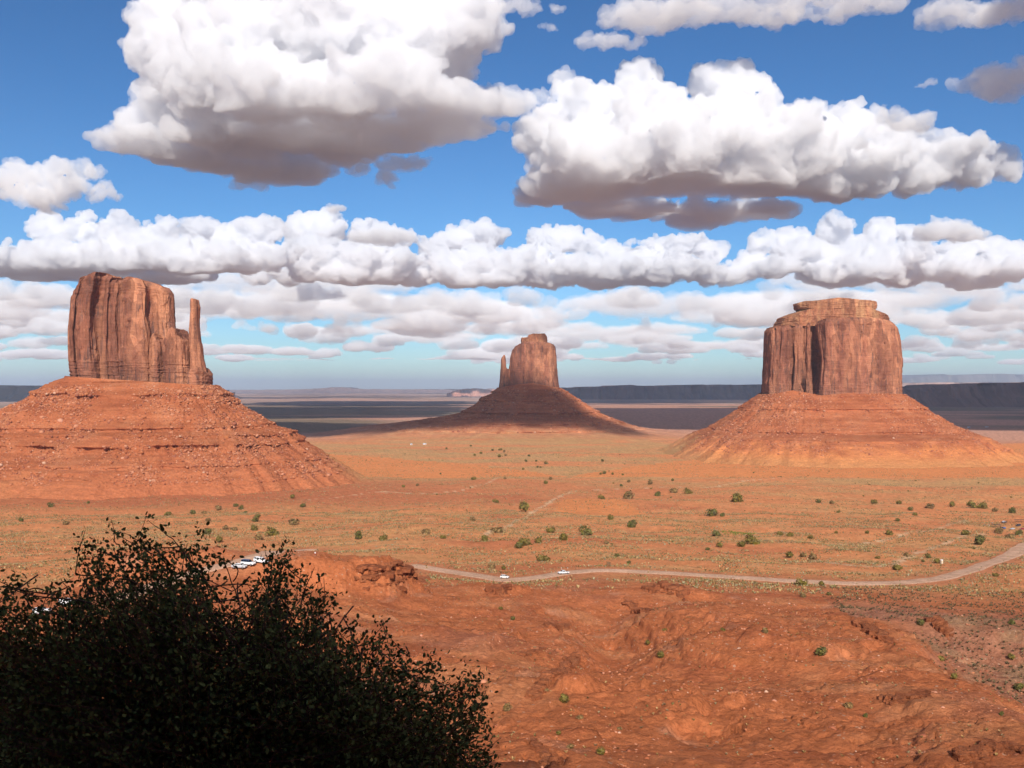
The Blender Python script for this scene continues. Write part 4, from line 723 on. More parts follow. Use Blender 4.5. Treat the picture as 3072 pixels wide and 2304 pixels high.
p = scatter(42000, 1000, 2300, lambda x, y: np.clip(.3 + .9 * f2(x / 90, y / 60, 4, 21), .02, 1), 17); n = len(p); col = scrub_cols(n, R, (.12, .38, .26, .12, .12)); tufts('scrub', p, R.uniform(.5, 1.15, n), col, 4, 'sage speckling the flats between the buttes', 18)
def dens_near(x, y):
    d_, s_, t_ = seg_dist(x, y, RIDGE); v = ss(6, 24, d_ * s_) * (y > 110); return np.clip((.05 + .3 * f2(x / 20, y / 20, 4, 53)) + .75 * v * (.35 + f2(x / 12, y / 12, 3, 54)), .01, 1) * (road_d(x, y) > 6.5)
p = scatter(8000, 85, 430, dens_near, 19, .53); n = len(p); d_, s_, t_ = seg_dist(p[:, 0], p[:, 1], RIDGE); v = (d_ * s_ > 8); col = scrub_cols(n, R, (.34, .12, .3, .1, .14)) * np.array((.82, .72, .66)); dark = v & (R.random(n) < .75); col[dark] = np.array((.14, .105, .055)) * R.uniform(.7, 1.3, (dark.sum(), 1)); tufts('scrub', p, R.uniform(.12, .38, n) * (1 + .7 * dark), col, 9, 'dry tufts on the red slope and dark scrub in the valley beside it', 20)

# ------------------------------------------------------------------ the bushes one can count
def leafy(R, n, rad, leaf, squash=.8, lumps=6):
    c = R.normal(size=(lumps, 3)); c /= np.linalg.norm(c, axis=1)[:, None]; c *= R.uniform(.15, .55, (lumps, 1)); lr = R.uniform(.4, .68, lumps); w_ = lr ** 2; k = R.choice(lumps, n, p=w_ / w_.sum()); d = R.normal(size=(n, 3)); d /= np.linalg.norm(d, axis=1)[:, None]
    P = c[k] + d * (lr[k] * R.uniform(.55, 1.05, n))[:, None]; P[:, 2] = (P[:, 2] + .55) * squash; P[:, 2] = np.maximum(P[:, 2], .04 + .05 * R.random(n)); u = np.cross(d, R.normal(size=(n, 3))); u /= np.linalg.norm(u, axis=1)[:, None]; v = np.cross(d, u) + .5 * R.normal(size=(n, 3)); s = leaf * R.uniform(.6, 1.3, (n, 1))
    V = np.stack([P - u * s, P - v * s * .8, P + u * s, P + v * s * .8], 1).reshape(-1, 3) * rad; return V, (np.arange(n) * 4)[:, None] + np.array([[0, 1, 2, 3]])
def tube(pts, r0, r1, k=4):
    pts = np.asarray(pts, float); n = len(pts); T = np.gradient(pts, axis=0); T /= np.linalg.norm(T, axis=1)[:, None] + 1e-9; a = np.cross(T, np.array([.31, .2, .93])); a /= np.linalg.norm(a, axis=1)[:, None] + 1e-9; b = np.cross(T, a); th = np.arange(k) * 2 * np.pi / k; rr = np.linspace(r0, r1, n)[:, None, None]
    V = pts[:, None] + rr * (np.cos(th)[None, :, None] * a[:, None] + np.sin(th)[None, :, None] * b[:, None]); return V.reshape(-1, 3), grid_faces(n, k, True)
def joined(parts):
    V = []; Fs = []; b = 0
    for v, f in parts: V.append(v); Fs.append(f + b); b += len(v)
    return np.concatenate(V), np.concatenate(Fs)
M_WOOD = plain('grey_brown_wood', (.13, .085, .06), .9, .1, scale=20)
R = np.random.default_rng(31); KINDS = []
for kname, c0, cnt in (('olive', (.175, .135, .036), 5), ('dark green', (.125, .112, .034), 3), ('brownish', (.22, .14, .06), 3)):
    for q in range(cnt):
        V, Fc = leafy(R, 330, 1., .15, R.uniform(.82, 1.08), R.integers(4, 8)); me = mesh_np('crown', V, Fc); hz = V.reshape(-1, 4, 3)[:, :, 2].mean(1); cc = np.array(c0)[None] * R.uniform(.6, 1.45, (len(hz), 1)) + R.normal(0, .008, (len(hz), 3)); vcol(me, 'Soil', np.clip(np.repeat(cc, 4, 0), .008, .5)); me.materials.append(M_SCRUB)
        st = joined([tube([(0, 0, -.15), (R.normal(0, .1), R.normal(0, .1), .2), (R.normal(0, .3), R.normal(0, .3), .6)], .06, .025) for _ in range(4)]); ms = mesh_np('stem', *st); ms.materials.append(M_WOOD); KINDS.append((kname, me, ms))
def Z(s, ox, oy, L): return [(ox + x / s, oy + y / s, wd / s) for x, y, wd in L]
BUSH = [(x * 1.389, y * 1.389, w_ * 1.389) for x, y, w_ in ((1074, 1150, 26), (1130, 1178, 30), (828, 1167, 20), (778, 1163, 22), (633, 1133, 26), (920, 1152, 22), (958, 1163, 14), (1047, 1167, 18), (1365, 1138, 28), (1265, 1155, 30), (1215, 1166, 22), (1187, 1150, 20), (1310, 1174, 12), (1357, 1077, 26), (1455, 1064, 20), (1420, 1071, 18), (1487, 1066, 18), (1590, 1084, 30), (1538, 1114, 24), (1560, 1115, 14), (1625, 1175, 32), (1600, 1180, 20), (1547, 1158, 24), (1557, 1182, 16), (1135, 1105, 28), (1072, 1086, 14), (1022, 1124, 16), (1320, 1122, 16), (1300, 1078, 14), (1705, 1205, 18), (1735, 1203, 16), (1755, 1208, 22))]
BUSH += Z(2.063, 2200, 1500, ((888, 362, 30), (1068, 348, 40), (1208, 358, 40), (1250, 392, 45), (1005, 432, 60), (1175, 382, 30), (1520, 275, 80), (963, 215, 50), (1480, 50, 60), (1535, 52, 60), (1215, 52, 70), (1345, 42, 40), (1095, 65, 35), (1615, 72, 40), (1735, 82, 50), (865, 22, 45), (1022, 25, 40), (610, 25, 35), (525, 18, 40), (648, 78, 25), (290, 218, 40), (355, 225, 50), (475, 238, 40), (825, 207, 30), (633, 205, 25), (1125, 95, 35), (1430, 217, 60), (1640, 207, 60), (1765, 216, 60), (1715, 238, 60), (1015, 132, 30), (430, 602, 45), (590, 587, 35), (540, 527, 45), (430, 529, 70), (1615, 472, 40), (1280, 995, 55), (1720, 772, 55), (1765, 1168, 70), (1155, 772, 55), (195, 822, 45), (540, 958, 90), (710, 1284, 60), (815, 1337, 40), (1655, 1327, 40), (1355, 1104, 50), (1720, 984, 50)))
BUSH += Z(2.304, 1200, 900, ((320, 1032, 22), (490, 1012, 18), (640, 1042, 20), (690, 1040, 26), (720, 1052, 22), (690, 1088, 30), (560, 1062, 24), (520, 1077, 22), (730, 1077, 22), (890, 1080, 22), (870, 1117, 26), (940, 1117, 22), (1005, 1135, 30), (850, 1172, 22), (950, 1158, 18), (972, 1158, 18), (1400, 1117, 26), (1410, 1202, 30), (1470, 1208, 22), (1540, 1210, 18), (1385, 1208, 20), (1040, 1242, 30), (1010, 1270, 36), (725, 1238, 24), (505, 1243, 34), (1880, 1250, 26), (1730, 1273, 46), (1530, 1288, 30), (280, 1204, 20), (120, 1284, 26), (25, 1294, 30), (1580, 1260, 30)))
BUSH += Z(2.304, 0, 780, ((1440, 1600, 48), (2015, 1648, 40), (400, 1648, 40), (250, 1565, 46), (500, 1612, 26), (195, 1566, 24)))
BUSH += Z(2.063, 0, 1500, ((1040, 98, 50), (1195, 88, 45), (1265, 84, 35), (1355, 62, 45), (1460, 42, 35), (1500, 57, 35), (1520, 80, 26), (1595, 108, 40), (1580, 134, 45), (1290, 132, 35), (1395, 183, 40), (1450, 187, 45), (1285, 213, 60), (1360, 262, 50), (1575, 186, 50), (1605, 248, 60), (1690, 218, 80), (1875, 44, 40), (410, 152, 40), (130, 132, 36), (310, 42, 40), (545, 22, 24)))
BUSH += Z(2.353, 1400, 1600, ((370, 105, 60), (400, 75, 70), (545, 195, 80), (510, 65, 60), (130, 55, 50), (180, 250, 60), (262, 256, 36), (1060, 165, 40), (1145, 212, 40), (1700, 118, 36), (1365, 880, 60), (1278, 785, 40), (325, 608, 40), (240, 535, 40), (1392, 688, 34), (1808, 684, 36), (2100, 698, 50), (700, 1200, 80), (285, 1250, 70), (800, 1302, 56), (565, 1112, 36), (940, 1560, 70), (730, 1512, 60), (645, 1420, 32), (1082, 1380, 30)))
BUSH = np.array(BUSH); BP = unproject(BUSH[:, :2])
MARKS = [('the white hatchback', (1514, 1735)), ('the white pickup', (1690, 1720)), ('the bare orange dune', (1790, 1510)), ('the portable toilet', (2824, 1690)), ('the stalls at the right edge', (3020, 1575)), ('the car park knoll', (800, 1655)), ('the road bend at the right edge', (2990, 1690)), ('the bright green weeds', (2215, 1600)), ('the left butte\'s talus', (700, 1420)), ('the flats before the distant butte', (1500, 1345)), ('the right butte\'s foot', (2500, 1400)), ('the central gully', (1850, 1950)), ('the right spur', (2650, 2020)), ('the slanting row of dark rocks', (1670, 2030)), ('the scrubby valley by the right edge', (2950, 2050)), ('the boat-shaped block', (1496, 1772)), ('the capstone ledge', (1990, 1768)), ('the small split rocks', (1630, 2260)), ('the brown notice board', (1826, 1695)), ('the flats below the dune', (1700, 1600)), ('the slope behind the knoll', (1050, 1600)), ('the swale behind the toilet', (2600, 1590)), ('the plain below the left butte', (330, 1560))]
MW = unproject(np.array([m[1] for m in MARKS], float)); used = {}; ORD = ('nearest', 'second nearest', 'third nearest', 'fourth nearest', 'fifth nearest', 'sixth nearest', 'seventh nearest', 'eighth nearest')
R = np.random.default_rng(33); pend = []
for i, ((u, v, wd), P) in enumerate(zip(BUSH, BP)):
    kn = KINDS[R.choice(len(KINDS))] if v < 1990 else KINDS[R.choice((8, 9, 10, 0, 5))]
    if 2800 < u and v > 2050: kn = KINDS[5]
    dist = np.hypot(*(MW[:, :2] - P[:2]).T); j = int(np.argmin(dist * np.array([1.0] * len(MARKS)))); dx, dy = u - MARKS[j][1][0], (v - MARKS[j][1][1]) * 2.2
    side = ('right of' if dx > 0 else 'left of') if abs(dx) > abs(dy) else ('in front of' if dy > 0 else 'behind'); size = 'big' if wd > 34 else 'small' if wd < 18 else 'middling'; pend.append([i, kn, P, wd, j, side, dist[j], size])
for key in sorted({(a[4], a[5]) for a in pend}):
    grp = sorted([a for a in pend if (a[4], a[5]) == key], key=lambda a: a[6])
    for r_, (i, kn, P, wd, j, side, ds, size) in enumerate(grp):
        rad = max(.5, wd * P[1] / F * .6); lab = f"{size} {kn[0]} bush, {ORD[r_]} {side} {MARKS[j][0]}" if r_ < len(ORD) else f"{size} {kn[0]} bush, {('farthest', 'second farthest', 'third farthest', 'fourth farthest', 'fifth farthest', 'sixth farthest')[len(grp) - r_ - 1]} {side} {MARKS[j][0]}"
        o = thing('desert_bush', lab, 'bush', tuple(P - np.array([0, 0, .1])), R.uniform(0, 6.28), 'bushes dotting the plain and slopes'); o.scale = (rad, rad * R.uniform(.9, 1.1), rad * R.uniform(.78, 1.02))
        for nm, m_ in (('crown', kn[1]), ('stem', kn[2])):
            c_ = bpy.data.objects.new(nm, m_); C.objects.link(c_); c_.parent = o
p = scatter(170, 480, 1150, lambda x, y: np.clip(.1 + 1.2 * f2(x / 70, y / 45, 3, 59), .02, 1) * (road_d(x, y) > 9), 36, .5); z = height(p[:, 0], p[:, 1])
for q, zz in zip(p, z):
    kn = KINDS[R.choice(len(KINDS))]; o = tag(bpy.data.objects.new('small_shrub', kn[1]), 'one of the small low shrubs sprinkled between the larger bushes of the plain', 'shrub', 'small shrubs between the bushes'); C.objects.link(o); rad = R.uniform(.45, 1.15); o.location = (*q, zz - .05); o.scale = (rad, rad, rad * R.uniform(.6, .9)); o.rotation_euler = (0, 0, R.uniform(0, 6.28))
p = scatter(120, 1150, 2200, lambda x, y: np.clip(.25 + f2(x / 120, y / 80, 3, 58), .05, 1), 34, .5); z = height(p[:, 0], p[:, 1]); first = None
for q, zz in zip(p, z):
    kn = KINDS[R.choice(6)]; o = tag(bpy.data.objects.new('distant_shrub', kn[1]), 'one of the tiny shrubs speckling the far flats between the buttes', 'shrub', 'tiny shrubs on the far flats'); C.objects.link(o); rad = R.uniform(.9, 1.9); o.location = (*q, zz - .1); o.scale = (rad, rad, rad * .85); o.rotation_euler = (0, 0, R.uniform(0, 6.28))

# ------------------------------------------------------------------ the shrub beside the camera, shaded by the rise added behind the camera
def near_shrub():
    R = np.random.default_rng(41); k_ = 3072 / 2212
    T = np.array([(-60, 1230), (0, 1250), (40, 1238), (70, 1300), (120, 1242), (160, 1275), (190, 1148), (215, 1165), (250, 1118), (280, 1185), (315, 1112), (350, 1150), (380, 1205), (405, 1165), (428, 1135), (445, 1190), (452, 1300), (470, 1400), (492, 1390), (510, 1285), (540, 1250), (585, 1172), (615, 1160), (655, 1215), (700, 1243), (722, 1310), (760, 1335), (830, 1338), (870, 1400), (930, 1398), (970, 1455), (1035, 1436), (1046, 1470), (1048, 1520), (1000, 1560), (1010, 1590), (1062, 1610), (1095, 1670)], float)
    poly_x = T[:, 0]; top = lambda x: np.interp(x, np.maximum.accumulate(poly_x), T[:, 1])
    tips = []
    for _ in range(13000):      # the body of the shrub
        x = R.uniform(-60, 1080); y0 = top(x); y = y0 + abs(R.normal(0, 1)) * 70 + R.uniform(0, 1) ** 1.6 * (1760 - y0)
        if x > 960 and R.random() < .45: continue
        if x > 620 and y < y0 + 130 and R.random() < .4: continue
        if y > 1790: continue
        if 425 < x < 520 and 1290 < y < 1420 and R.random() < .93: continue
        if 700 < x < 1000 and y < y0 + 40 and R.random() < .4: continue
        if x < 110 and 1290 < y < 1345 and R.random() < .35: continue
        edge = np.clip((y - y0) / 190, 0, 1)
        if f2(np.array([x / 36.]), np.array([y / 50.]), 2, 71)[0] < (.42 - 1.0 * edge): continue
        if R.random() > .25 + .75 * edge: continue
        tips.append((x * k_, y * k_, R.uniform(4.0, 4.0 + .7 + 1.3 * edge), .16 + .5 * edge))
    for x, y in T[1:-1]:       # sprigs that make the outline
        for j in range(7): tips.append(((x + R.normal(0, 3 + 1.5 * j)) * k_, (y + abs(R.normal(0, 4)) + 11 * j) * k_, R.uniform(4.5, 4.9), .14))
    tips = np.array(tips); P = np.c_[tips[:, 2] * (tips[:, 0] - 1536) / F, tips[:, 2], -tips[:, 2] * (tips[:, 1] - VH) / F]
    roots = np.array([(-2.5, 5.2, -3.6), (-2.0, 4.9, -3.4), (-1.5, 5.0, -3.5), (-1.1, 4.9, -3.5), (-.9, 5.1, -3.6), (-1.7, 5.4, -3.7)]); br = []; LV = []; 
    nodes = []
    for rt in roots:           # limbs
        for j in range(5):
            e = rt + np.array([R.normal(0, .45), R.normal(0, .3), R.uniform(1.5, 2.6)]); e[0] = np.clip(e[0], -2.9, -.75); e[2] = min(e[2], -e[1] * (k_ * (top(e[0] / e[1] * F / k_ + 1106) + 130) - VH) / F); m = (rt + e) / 2 + R.normal(0, .14, 3); pts = spline(np.array([rt, m, e]), 14) + np.cumsum(R.normal(0, .012, (14, 3)), 0); br.append(tube(pts, .026, .006, 5)); nodes.append(pts[4:])
    nodes = np.concatenate(nodes); leafP = []; leafD = []
    for p, Lm in zip(P, tips[:, 3]):
        d = np.linalg.norm(nodes - (p - np.array([0, 0, .45])), axis=1); s = nodes[R.choice(np.argsort(d)[:14])] + R.normal(0, .12, 3); L = np.linalg.norm(p - s)
        if L > Lm * 2.2: s = p + (s - p) / L * Lm * 2.2 * R.uniform(.7, 1)
        m = (s + p) / 2 + R.normal(0, .05, 3) * min(L, .6) * 2 - np.array([0, 0, .06]); pts = spline(np.array([s, m, p]), 9) + np.cumsum(R.normal(0, .004, (9, 3)), 0)
        if R.random() < .5: br.append(tube(pts, .0042, .0014, 3))
        n = R.integers(10, 21); q = 1.02 - np.minimum(R.random(n) * Lm / max(.05, np.linalg.norm(p - s)), .75); ip = np.stack([np.interp(q * 8, np.arange(9), pts[:, k]) for k in range(3)], 1); leafP.append(ip + R.normal(0, .024, (n, 3))); leafD.append(np.tile(pts[-1] - pts[-3], (n, 1)))
    Pn = np.concatenate(leafP); D = np.concatenate(leafD); D /= np.linalg.norm(D, axis=1)[:, None]; n = len(Pn); a = D + 1.0 * R.normal(size=(n, 3)); a /= np.linalg.norm(a, axis=1)[:, None]; b = np.cross(a, R.normal(size=(n, 3))); b /= np.linalg.norm(b, axis=1)[:, None]; c = np.cross(a, b); ln = R.uniform(.011, .021, (n, 1)); wd = ln * R.uniform(.5, .72, (n, 1))
    V = np.stack([Pn, Pn + a * ln * .55 + b * wd * .62 + c * ln * .12, Pn + a * ln * 1.15 + b * wd * .5, Pn + a * ln * 1.4, Pn + a * ln * 1.15 - b * wd * .5, Pn + a * ln * .55 - b * wd * .62 + c * ln * .12], 1).reshape(-1, 3); k = (np.arange(n) * 6)[:, None]; Fl = np.concatenate([k + np.array([[0, 1, 2, 3]]), k + np.array([[0, 3, 4, 5]])])
    o = thing('broadleaf_shrub', 'large dark leafy shrub standing in shade close beside the lookout', 'shrub', (-1.6, 5.0, -3.6)); off = np.array([1.6, -5.0, 3.6])
    me = mesh_np('foliage', V + off, Fl); col = np.array((.125, .155, .05))[None] * R.uniform(.5, 1.3, (n, 1)); y_ = R.random(n) < .05; col[y_] = (.12, .085, .04); vcol(me, 'Soil', np.repeat(np.clip(col, .005, .3), 6, 0)); link('foliage', me, M_SCRUB, o)
    bv, bf = [], []
    tri = [(v, f) for v, f in br]; v, f = joined(tri); link('branches', mesh_np('branches', v + off, f), M_WOOD, o)
near_shrub()

# ------------------------------------------------------------------ vehicles
def paint_mat(name, c, rough=.35): return plain(name, c, rough, .5, 0, .03, 2.)
P_WHITE = paint_mat('white_car_paint', (.78, .78, .77)); P_SILVER = paint_mat('silver_car_paint', (.48, .5, .52)); P_DARK = paint_mat('dark_car_paint', (.03, .035, .05)); P_RED = paint_mat('red_car_paint', (.32, .03, .035)); P_NAVY = paint_mat('navy_car_paint', (.035, .055, .12)); P_TARP = plain('blue_tarp', (.05, .14, .42), .7)
M_GLASS = plain('tinted_glass', (.02, .028, .035), .12, .6); M_TYRE = plain('tyre_rubber', (.025, .024, .023), .9, .1); M_RIM = plain('wheel_rim', (.5, .5, .5), .4, .5, .6); M_LAMP = plain('lamp_lens', (.7, .7, .66), .2, .6); M_TAIL = plain('tail_lamp_lens', (.4, .03, .03), .3, .5); M_BUMP = plain('grey_bumper', (.09, .09, .09), .7)
def extr(bm, prof, y0, y1, in0=0., in1=0., zmin=None, zmax=None):
    """side profile (x, z) extruded across the car; the upper points draw in by in1"""
    a = []; b = []
    for x, z in prof:
        k = 0 if zmax is None else max(0, min(1, (z - zmin) / (zmax - zmin))); i = in0 + (in1 - in0) * k; a.append(bm.verts.new((x, y0 + i, z))); b.append(bm.verts.new((x, y1 - i, z)))
    n = len(prof); fs = [bm.faces.new(a), bm.faces.new(b[::-1])]
    for i in range(n): j = (i + 1) % n; fs.append(bm.faces.new((a[i], b[i], b[j], a[j])))
    return fs
def finish(bm, name, mat, parent, bev=.0, smooth=False, loc=(0, 0, 0)):
    bmesh.ops.recalc_face_normals(bm, faces=bm.faces)
    if bev: bmesh.ops.bevel(bm, geom=[e for e in bm.edges if e.calc_face_angle(0) > .35], offset=bev, segments=2, affect='EDGES', profile=.6)
    me = bpy.data.meshes.new(name); bm.to_mesh(me); bm.free()
    if smooth: me.polygons.foreach_set('use_smooth', np.ones(len(me.polygons), bool))
    return link(name, me, mat, parent, loc)
SPEC = {   # hull profile, cabin profile, width, wheel x, wheel radius, roof colour
 'hatch': ([(-1.95, .35), (-2.0, .75), (-1.9, .98), (1.0, .98), (1.75, .86), (2.0, .68), (2.0, .32), (1.6, .25), (-1.7, .25)], [(-1.88, .96), (-1.62, 1.42), (-1.2, 1.52), (.1, 1.5), (1.05, .96)], 1.72, (-1.25, 1.28), .31),
 'suv': ([(-2.2, .42), (-2.28, .8), (-2.2, 1.08), (1.1, 1.08), (2.05, .98), (2.25, .75), (2.22, .4), (1.8, .32), (-1.9, .32)], [(-2.2, 1.06), (-2.05, 1.66), (-1.7, 1.74), (.3, 1.72), (1.15, 1.06)], 1.86, (-1.4, 1.42), .36),
 'sedan': ([(-2.3, .38), (-2.36, .78), (-2.2, .98), (-1.2, 1.0), (1.1, .96), (2.1, .84), (2.32, .66), (2.3, .36), (1.9, .26), (-1.9, .26)], [(-1.75, .97), (-1.1, 1.4), (-.5, 1.45), (.25, 1.42), (1.2, .94)], 1.78, (-1.4, 1.45), .32),
 'pickup': ([(-2.75, .5), (-2.8, 1.08), (-.75, 1.1), (1.2, 1.1), (2.45, 1.02), (2.65, .8), (2.62, .45), (2.2, .38), (-2.3, .4)], [(-.72, 1.08), (-.62, 1.68), (-.4, 1.75), (.55, 1.73), (1.3, 1.08)], 1.88, (-1.75, 1.75), .38),
 'van': ([(-2.9, .4), (-3.0, .8), (-3.0, 1.2), (2.2, 1.2), (2.8, 1.0), (2.95, .7), (2.9, .4), (2.4, .3), (-2.5, .3)], [(-2.98, 1.18), (-2.95, 2.4), (-2.8, 2.5), (1.2, 2.48), (1.6, 2.3), (2.3, 1.18)], 2.0, (-1.9, 1.9), .36)}
def vehicle(kind, name, label, cat, uv, head, body, roof=None, group=None, at=None):
    hull, cab, wd, wx, wr = SPEC[kind]; P = unproject(np.array([uv], float))[0] if at is None else np.array(at); P = np.array([P[0], P[1], height(np.array([P[0]]), np.array([P[1]]))[0]])
    # sit on the slope
    e = 1.3; hx = height(np.array([P[0] + e * math.cos(head), P[0] - e * math.cos(head)]), np.array([P[1] + e * math.sin(head), P[1] - e * math.sin(head)])); o = thing(name, label, cat, (P[0], P[1], hx.mean() + .3), head, group); o.rotation_euler = (0, -math.atan2(hx[0] - hx[1], 2 * e), head)
    h = wd / 2; bm = bmesh.new(); extr(bm, hull, -h, h, .03, .05, .3, 1.1)
    for x in wx:      # wheel arches are cut by dark liners on the flanks
        pass
    bd = finish(bm, 'body', body, o, .07, True)
    z0, z1 = cab[0][1], max(z for x, z in cab); bm = bmesh.new(); extr(bm, cab, -h + .07, h - .07, .0, .17, z0, z1); finish(bm, 'cabin', roof or body, o, .06, True)
    # side glass, set 2 cm proud of the cabin, following its slope
    xb, xf = cab[0][0], cab[-1][0]; zt = z1 - .12; zb_ = z0 + .1; kx = lambda z, s: np.interp(z, [z0, z1], [xf, xf - (xf - [c for c in cab if c[1] >= z1 - .04][-1][0])] if s else [xb, [c for c in cab if c[1] >= z1 - .1][0][0]]); ky = lambda z: h - .07 - .17 * (z - z0) / (z1 - z0) + .02
    segs = {'hatch': (.04, .5, .54, .97), 'suv': (.03, .3, .34, .64, .68, .97), 'sedan': (.08, .5, .54, .97), 'pickup': (.1, .95), 'van': (.62, .96)}[kind]
    for s in (-1, 1):
        for a, b in zip(segs[::2], segs[1::2]):
            bm = bmesh.new(); L = lambda z, f: kx(z, 0) * (1 - f) + kx(z, 1) * f; q = [bm.verts.new((L(z, f) * .98, s * ky(z), z)) for z, f in ((zb_, a), (zb_, b), (zt, b - .01), (zt, a + .01))]; bm.faces.new(q); bmesh.ops.solidify(bm, geom=bm.faces[:], thickness=.015); finish(bm, 'side_window', M_GLASS, o)
    for nm, s in (('windscreen', 1), ('rear_window', 0)):
        if kind == 'van' and not s: continue
        d = .025 if s else -.025; bm = bmesh.new(); q = [bm.verts.new((kx(z, s) + d, y * (h - .2 - .12 * (z - z0) / (z1 - z0)), z)) for z, y in ((zb_, -1), (zb_, 1), (zt, 1), (zt, -1))]; bm.faces.new(q); bmesh.ops.solidify(bm, geom=bm.faces[:], thickness=.015); finish(bm, nm, M_GLASS, o)
    if kind == 'pickup':
        bm = bmesh.new(); extr(bm, [(-2.68, 1.0), (-2.68, 1.115), (-.85, 1.125), (-.85, 1.0)], -h + .16, h - .16); finish(bm, 'cargo_bed', M_BUMP, o)
    for x in wx:
        for s in (-1, 1):
            bm = bmesh.new(); bmesh.ops.create_cone(bm, cap_ends=True, segments=20, radius1=wr, radius2=wr, depth=.22); bmesh.ops.rotate(bm, verts=bm.verts, cent=(0, 0, 0), matrix=__import__('mathutils').Matrix.Rotation(math.pi / 2, 3, 'X')); wh = finish(bm, 'wheel', M_TYRE, o, .025, loc=(x, s * (h - .07), wr - .02))
            bm = bmesh.new(); bmesh.ops.create_cone(bm, cap_ends=True, segments=16, radius1=wr * .62, radius2=wr * .55, depth=.05); bmesh.ops.rotate(bm, verts=bm.verts, cent=(0, 0, 0), matrix=__import__('mathutils').Matrix.Rotation(-s * math.pi / 2, 3, 'X')); finish(bm, 'rim', M_RIM, wh, loc=(0, s * .115, 0))
    fx, rx = max(x for x, z in hull), min(x for x, z in hull); zl = np.interp(fx, [0, fx], [0, hull[5][1] if len(hull) > 8 else .7])
    for s in (-1, 1):
        for nm, x, m in (('headlight', fx - .07, M_LAMP), ('tail_light', rx + .06, M_TAIL)):
            bm = bmesh.new(); bmesh.ops.create_cube(bm, size=1); bmesh.ops.scale(bm, verts=bm.verts, vec=(.12, .3, .16)); finish(bm, nm, m, o, .02, loc=(x, s * (h - .25), hull[1][1] - .02 if nm == 'tail_light' else hull[5][1] - .02))
    for x in (fx - .04, rx + .03):
        bm = bmesh.new(); bmesh.ops.create_cube(bm, size=1); bmesh.ops.scale(bm, verts=bm.verts, vec=(.16, wd * .94, .16)); finish(bm, 'bumper', M_BUMP, o, .03, loc=(x, 0, .45))
    return o
G = 'cars parked on the knoll'
vehicle('suv', 'parked_car', 'white estate car parked uphill of two other cars on the knoll', 'car', (783, 1690), R_(-14), P_WHITE, None, G)
vehicle('suv', 'parked_car', 'white off-roader with dark roof between two cars on the knoll', 'car', (745, 1697), R_(-16), P_WHITE, P_NAVY, G)
vehicle('sedan', 'parked_car', 'silver car parked lowest of the three on the knoll', 'car', (718, 1706), R_(-8), P_SILVER, P_WHITE, G)
vehicle('hatch', 'hatchback', 'white hatchback alone on the dirt road, nose to the pickup', 'car', (1514, 1736), R_(-24), P_WHITE)
vehicle('pickup', 'pickup_truck', 'white pickup truck driving down the dirt road', 'pickup', (1690, 1723), R_(180 + 26), P_WHITE)
G = 'vehicles by the vendors'
vehicle('suv', 'parked_car', 'black off-roader with white roof behind the vendors\' stalls', 'car', (3012, 1569), R_(8), P_DARK, P_WHITE, G)
vehicle('pickup', 'pickup_truck', 'dark pickup with a blue tarp over its bed beside the vendors', 'pickup', (3006, 1588), R_(182), P_DARK, None, G)
vehicle('sedan', 'parked_car', 'silver car at the front of the vendors\' parking, nose outward', 'car', (3036, 1589), R_(205), P_SILVER, None, G)
vehicle('suv', 'parked_car', 'dark off-roader between silver and red cars at the right edge', 'car', (3054, 1579), R_(200), P_DARK, None, G)
vehicle('sedan', 'parked_car', 'red car cut by the right edge of the picture', 'car', (3066, 1589), R_(190), P_RED, None, G)
tp = [o for o in bpy.data.objects if 'blue tarp' in o.get('label', '')][0]; bm = bmesh.new(); bmesh.ops.create_grid(bm, x_segments=12, y_segments=8, size=1)
for v in bm.verts: v.co = Vector((-1.75 + v.co.x * .98, v.co.y * .93, 1.62 - .35 * abs(v.co.y) ** 3 - .12 * v.co.x ** 2 + .04 * math.sin(9 * v.co.x + 4 * v.co.y) - (.3 if abs(v.co.y) > .95 else 0)))
bmesh.ops.solidify(bm, geom=bm.faces[:], thickness=.03); finish(bm, 'tarp', P_TARP, tp, 0, True)
G = 'white cars behind the shrub'
vehicle('suv', 'parked_car', 'white car lowest on the track, half hidden by the dark shrub', 'car', (128, 1842), R_(16), P_WHITE, None, G)
vehicle('suv', 'parked_car', 'white car half hidden by leaves, upper one of two behind the shrub', 'car', (205, 1816), R_(20), P_WHITE, None, G)

# ------------------------------------------------------------------ things of wood and plastic
M_BOARD = plain('brown_board', (.16, .085, .04), .8); M_POST = plain('weathered_post', (.14, .1, .07), .9); M_WPOST = plain('white_post', (.75, .74, .7), .6); M_TAN = plain('tan_plastic', (.60, .50, .34), .5); M_WROOF = plain('white_plastic', (.8, .8, .8), .5); M_SHADE = plain('dark_roofing', (.045, .035, .03), .9)
def box(bm, c, s, rz=0):
    r = bmesh.ops.create_cube(bm, size=1); bmesh.ops.scale(bm, verts=r['verts'], vec=s); bmesh.ops.translate(bm, verts=r['verts'], vec=c)
def spot(u, v): return tuple(unproject(np.array([(u, v)], float))[0])
o = thing('portable_toilet', 'tan portable toilet with white roof alone beyond the road', 'toilet', spot(2824, 1691), .3)
bm = bmesh.new(); box(bm, (0, 0, 1.02), (1.1, 1.1, 2.04)); finish(bm, 'cabin_wall', M_TAN, o, .04)
bm = bmesh.new(); r = bmesh.ops.create_cone(bm, cap_ends=True, segments=4, radius1=.86, radius2=.6, depth=.3); bmesh.ops.rotate(bm, verts=bm.verts, cent=(0, 0, 0), matrix=__import__('mathutils').Matrix.Rotation(math.pi / 4, 3, 'Z')); finish(bm, 'roof', M_WROOF, o, .04, loc=(0, 0, 2.2))
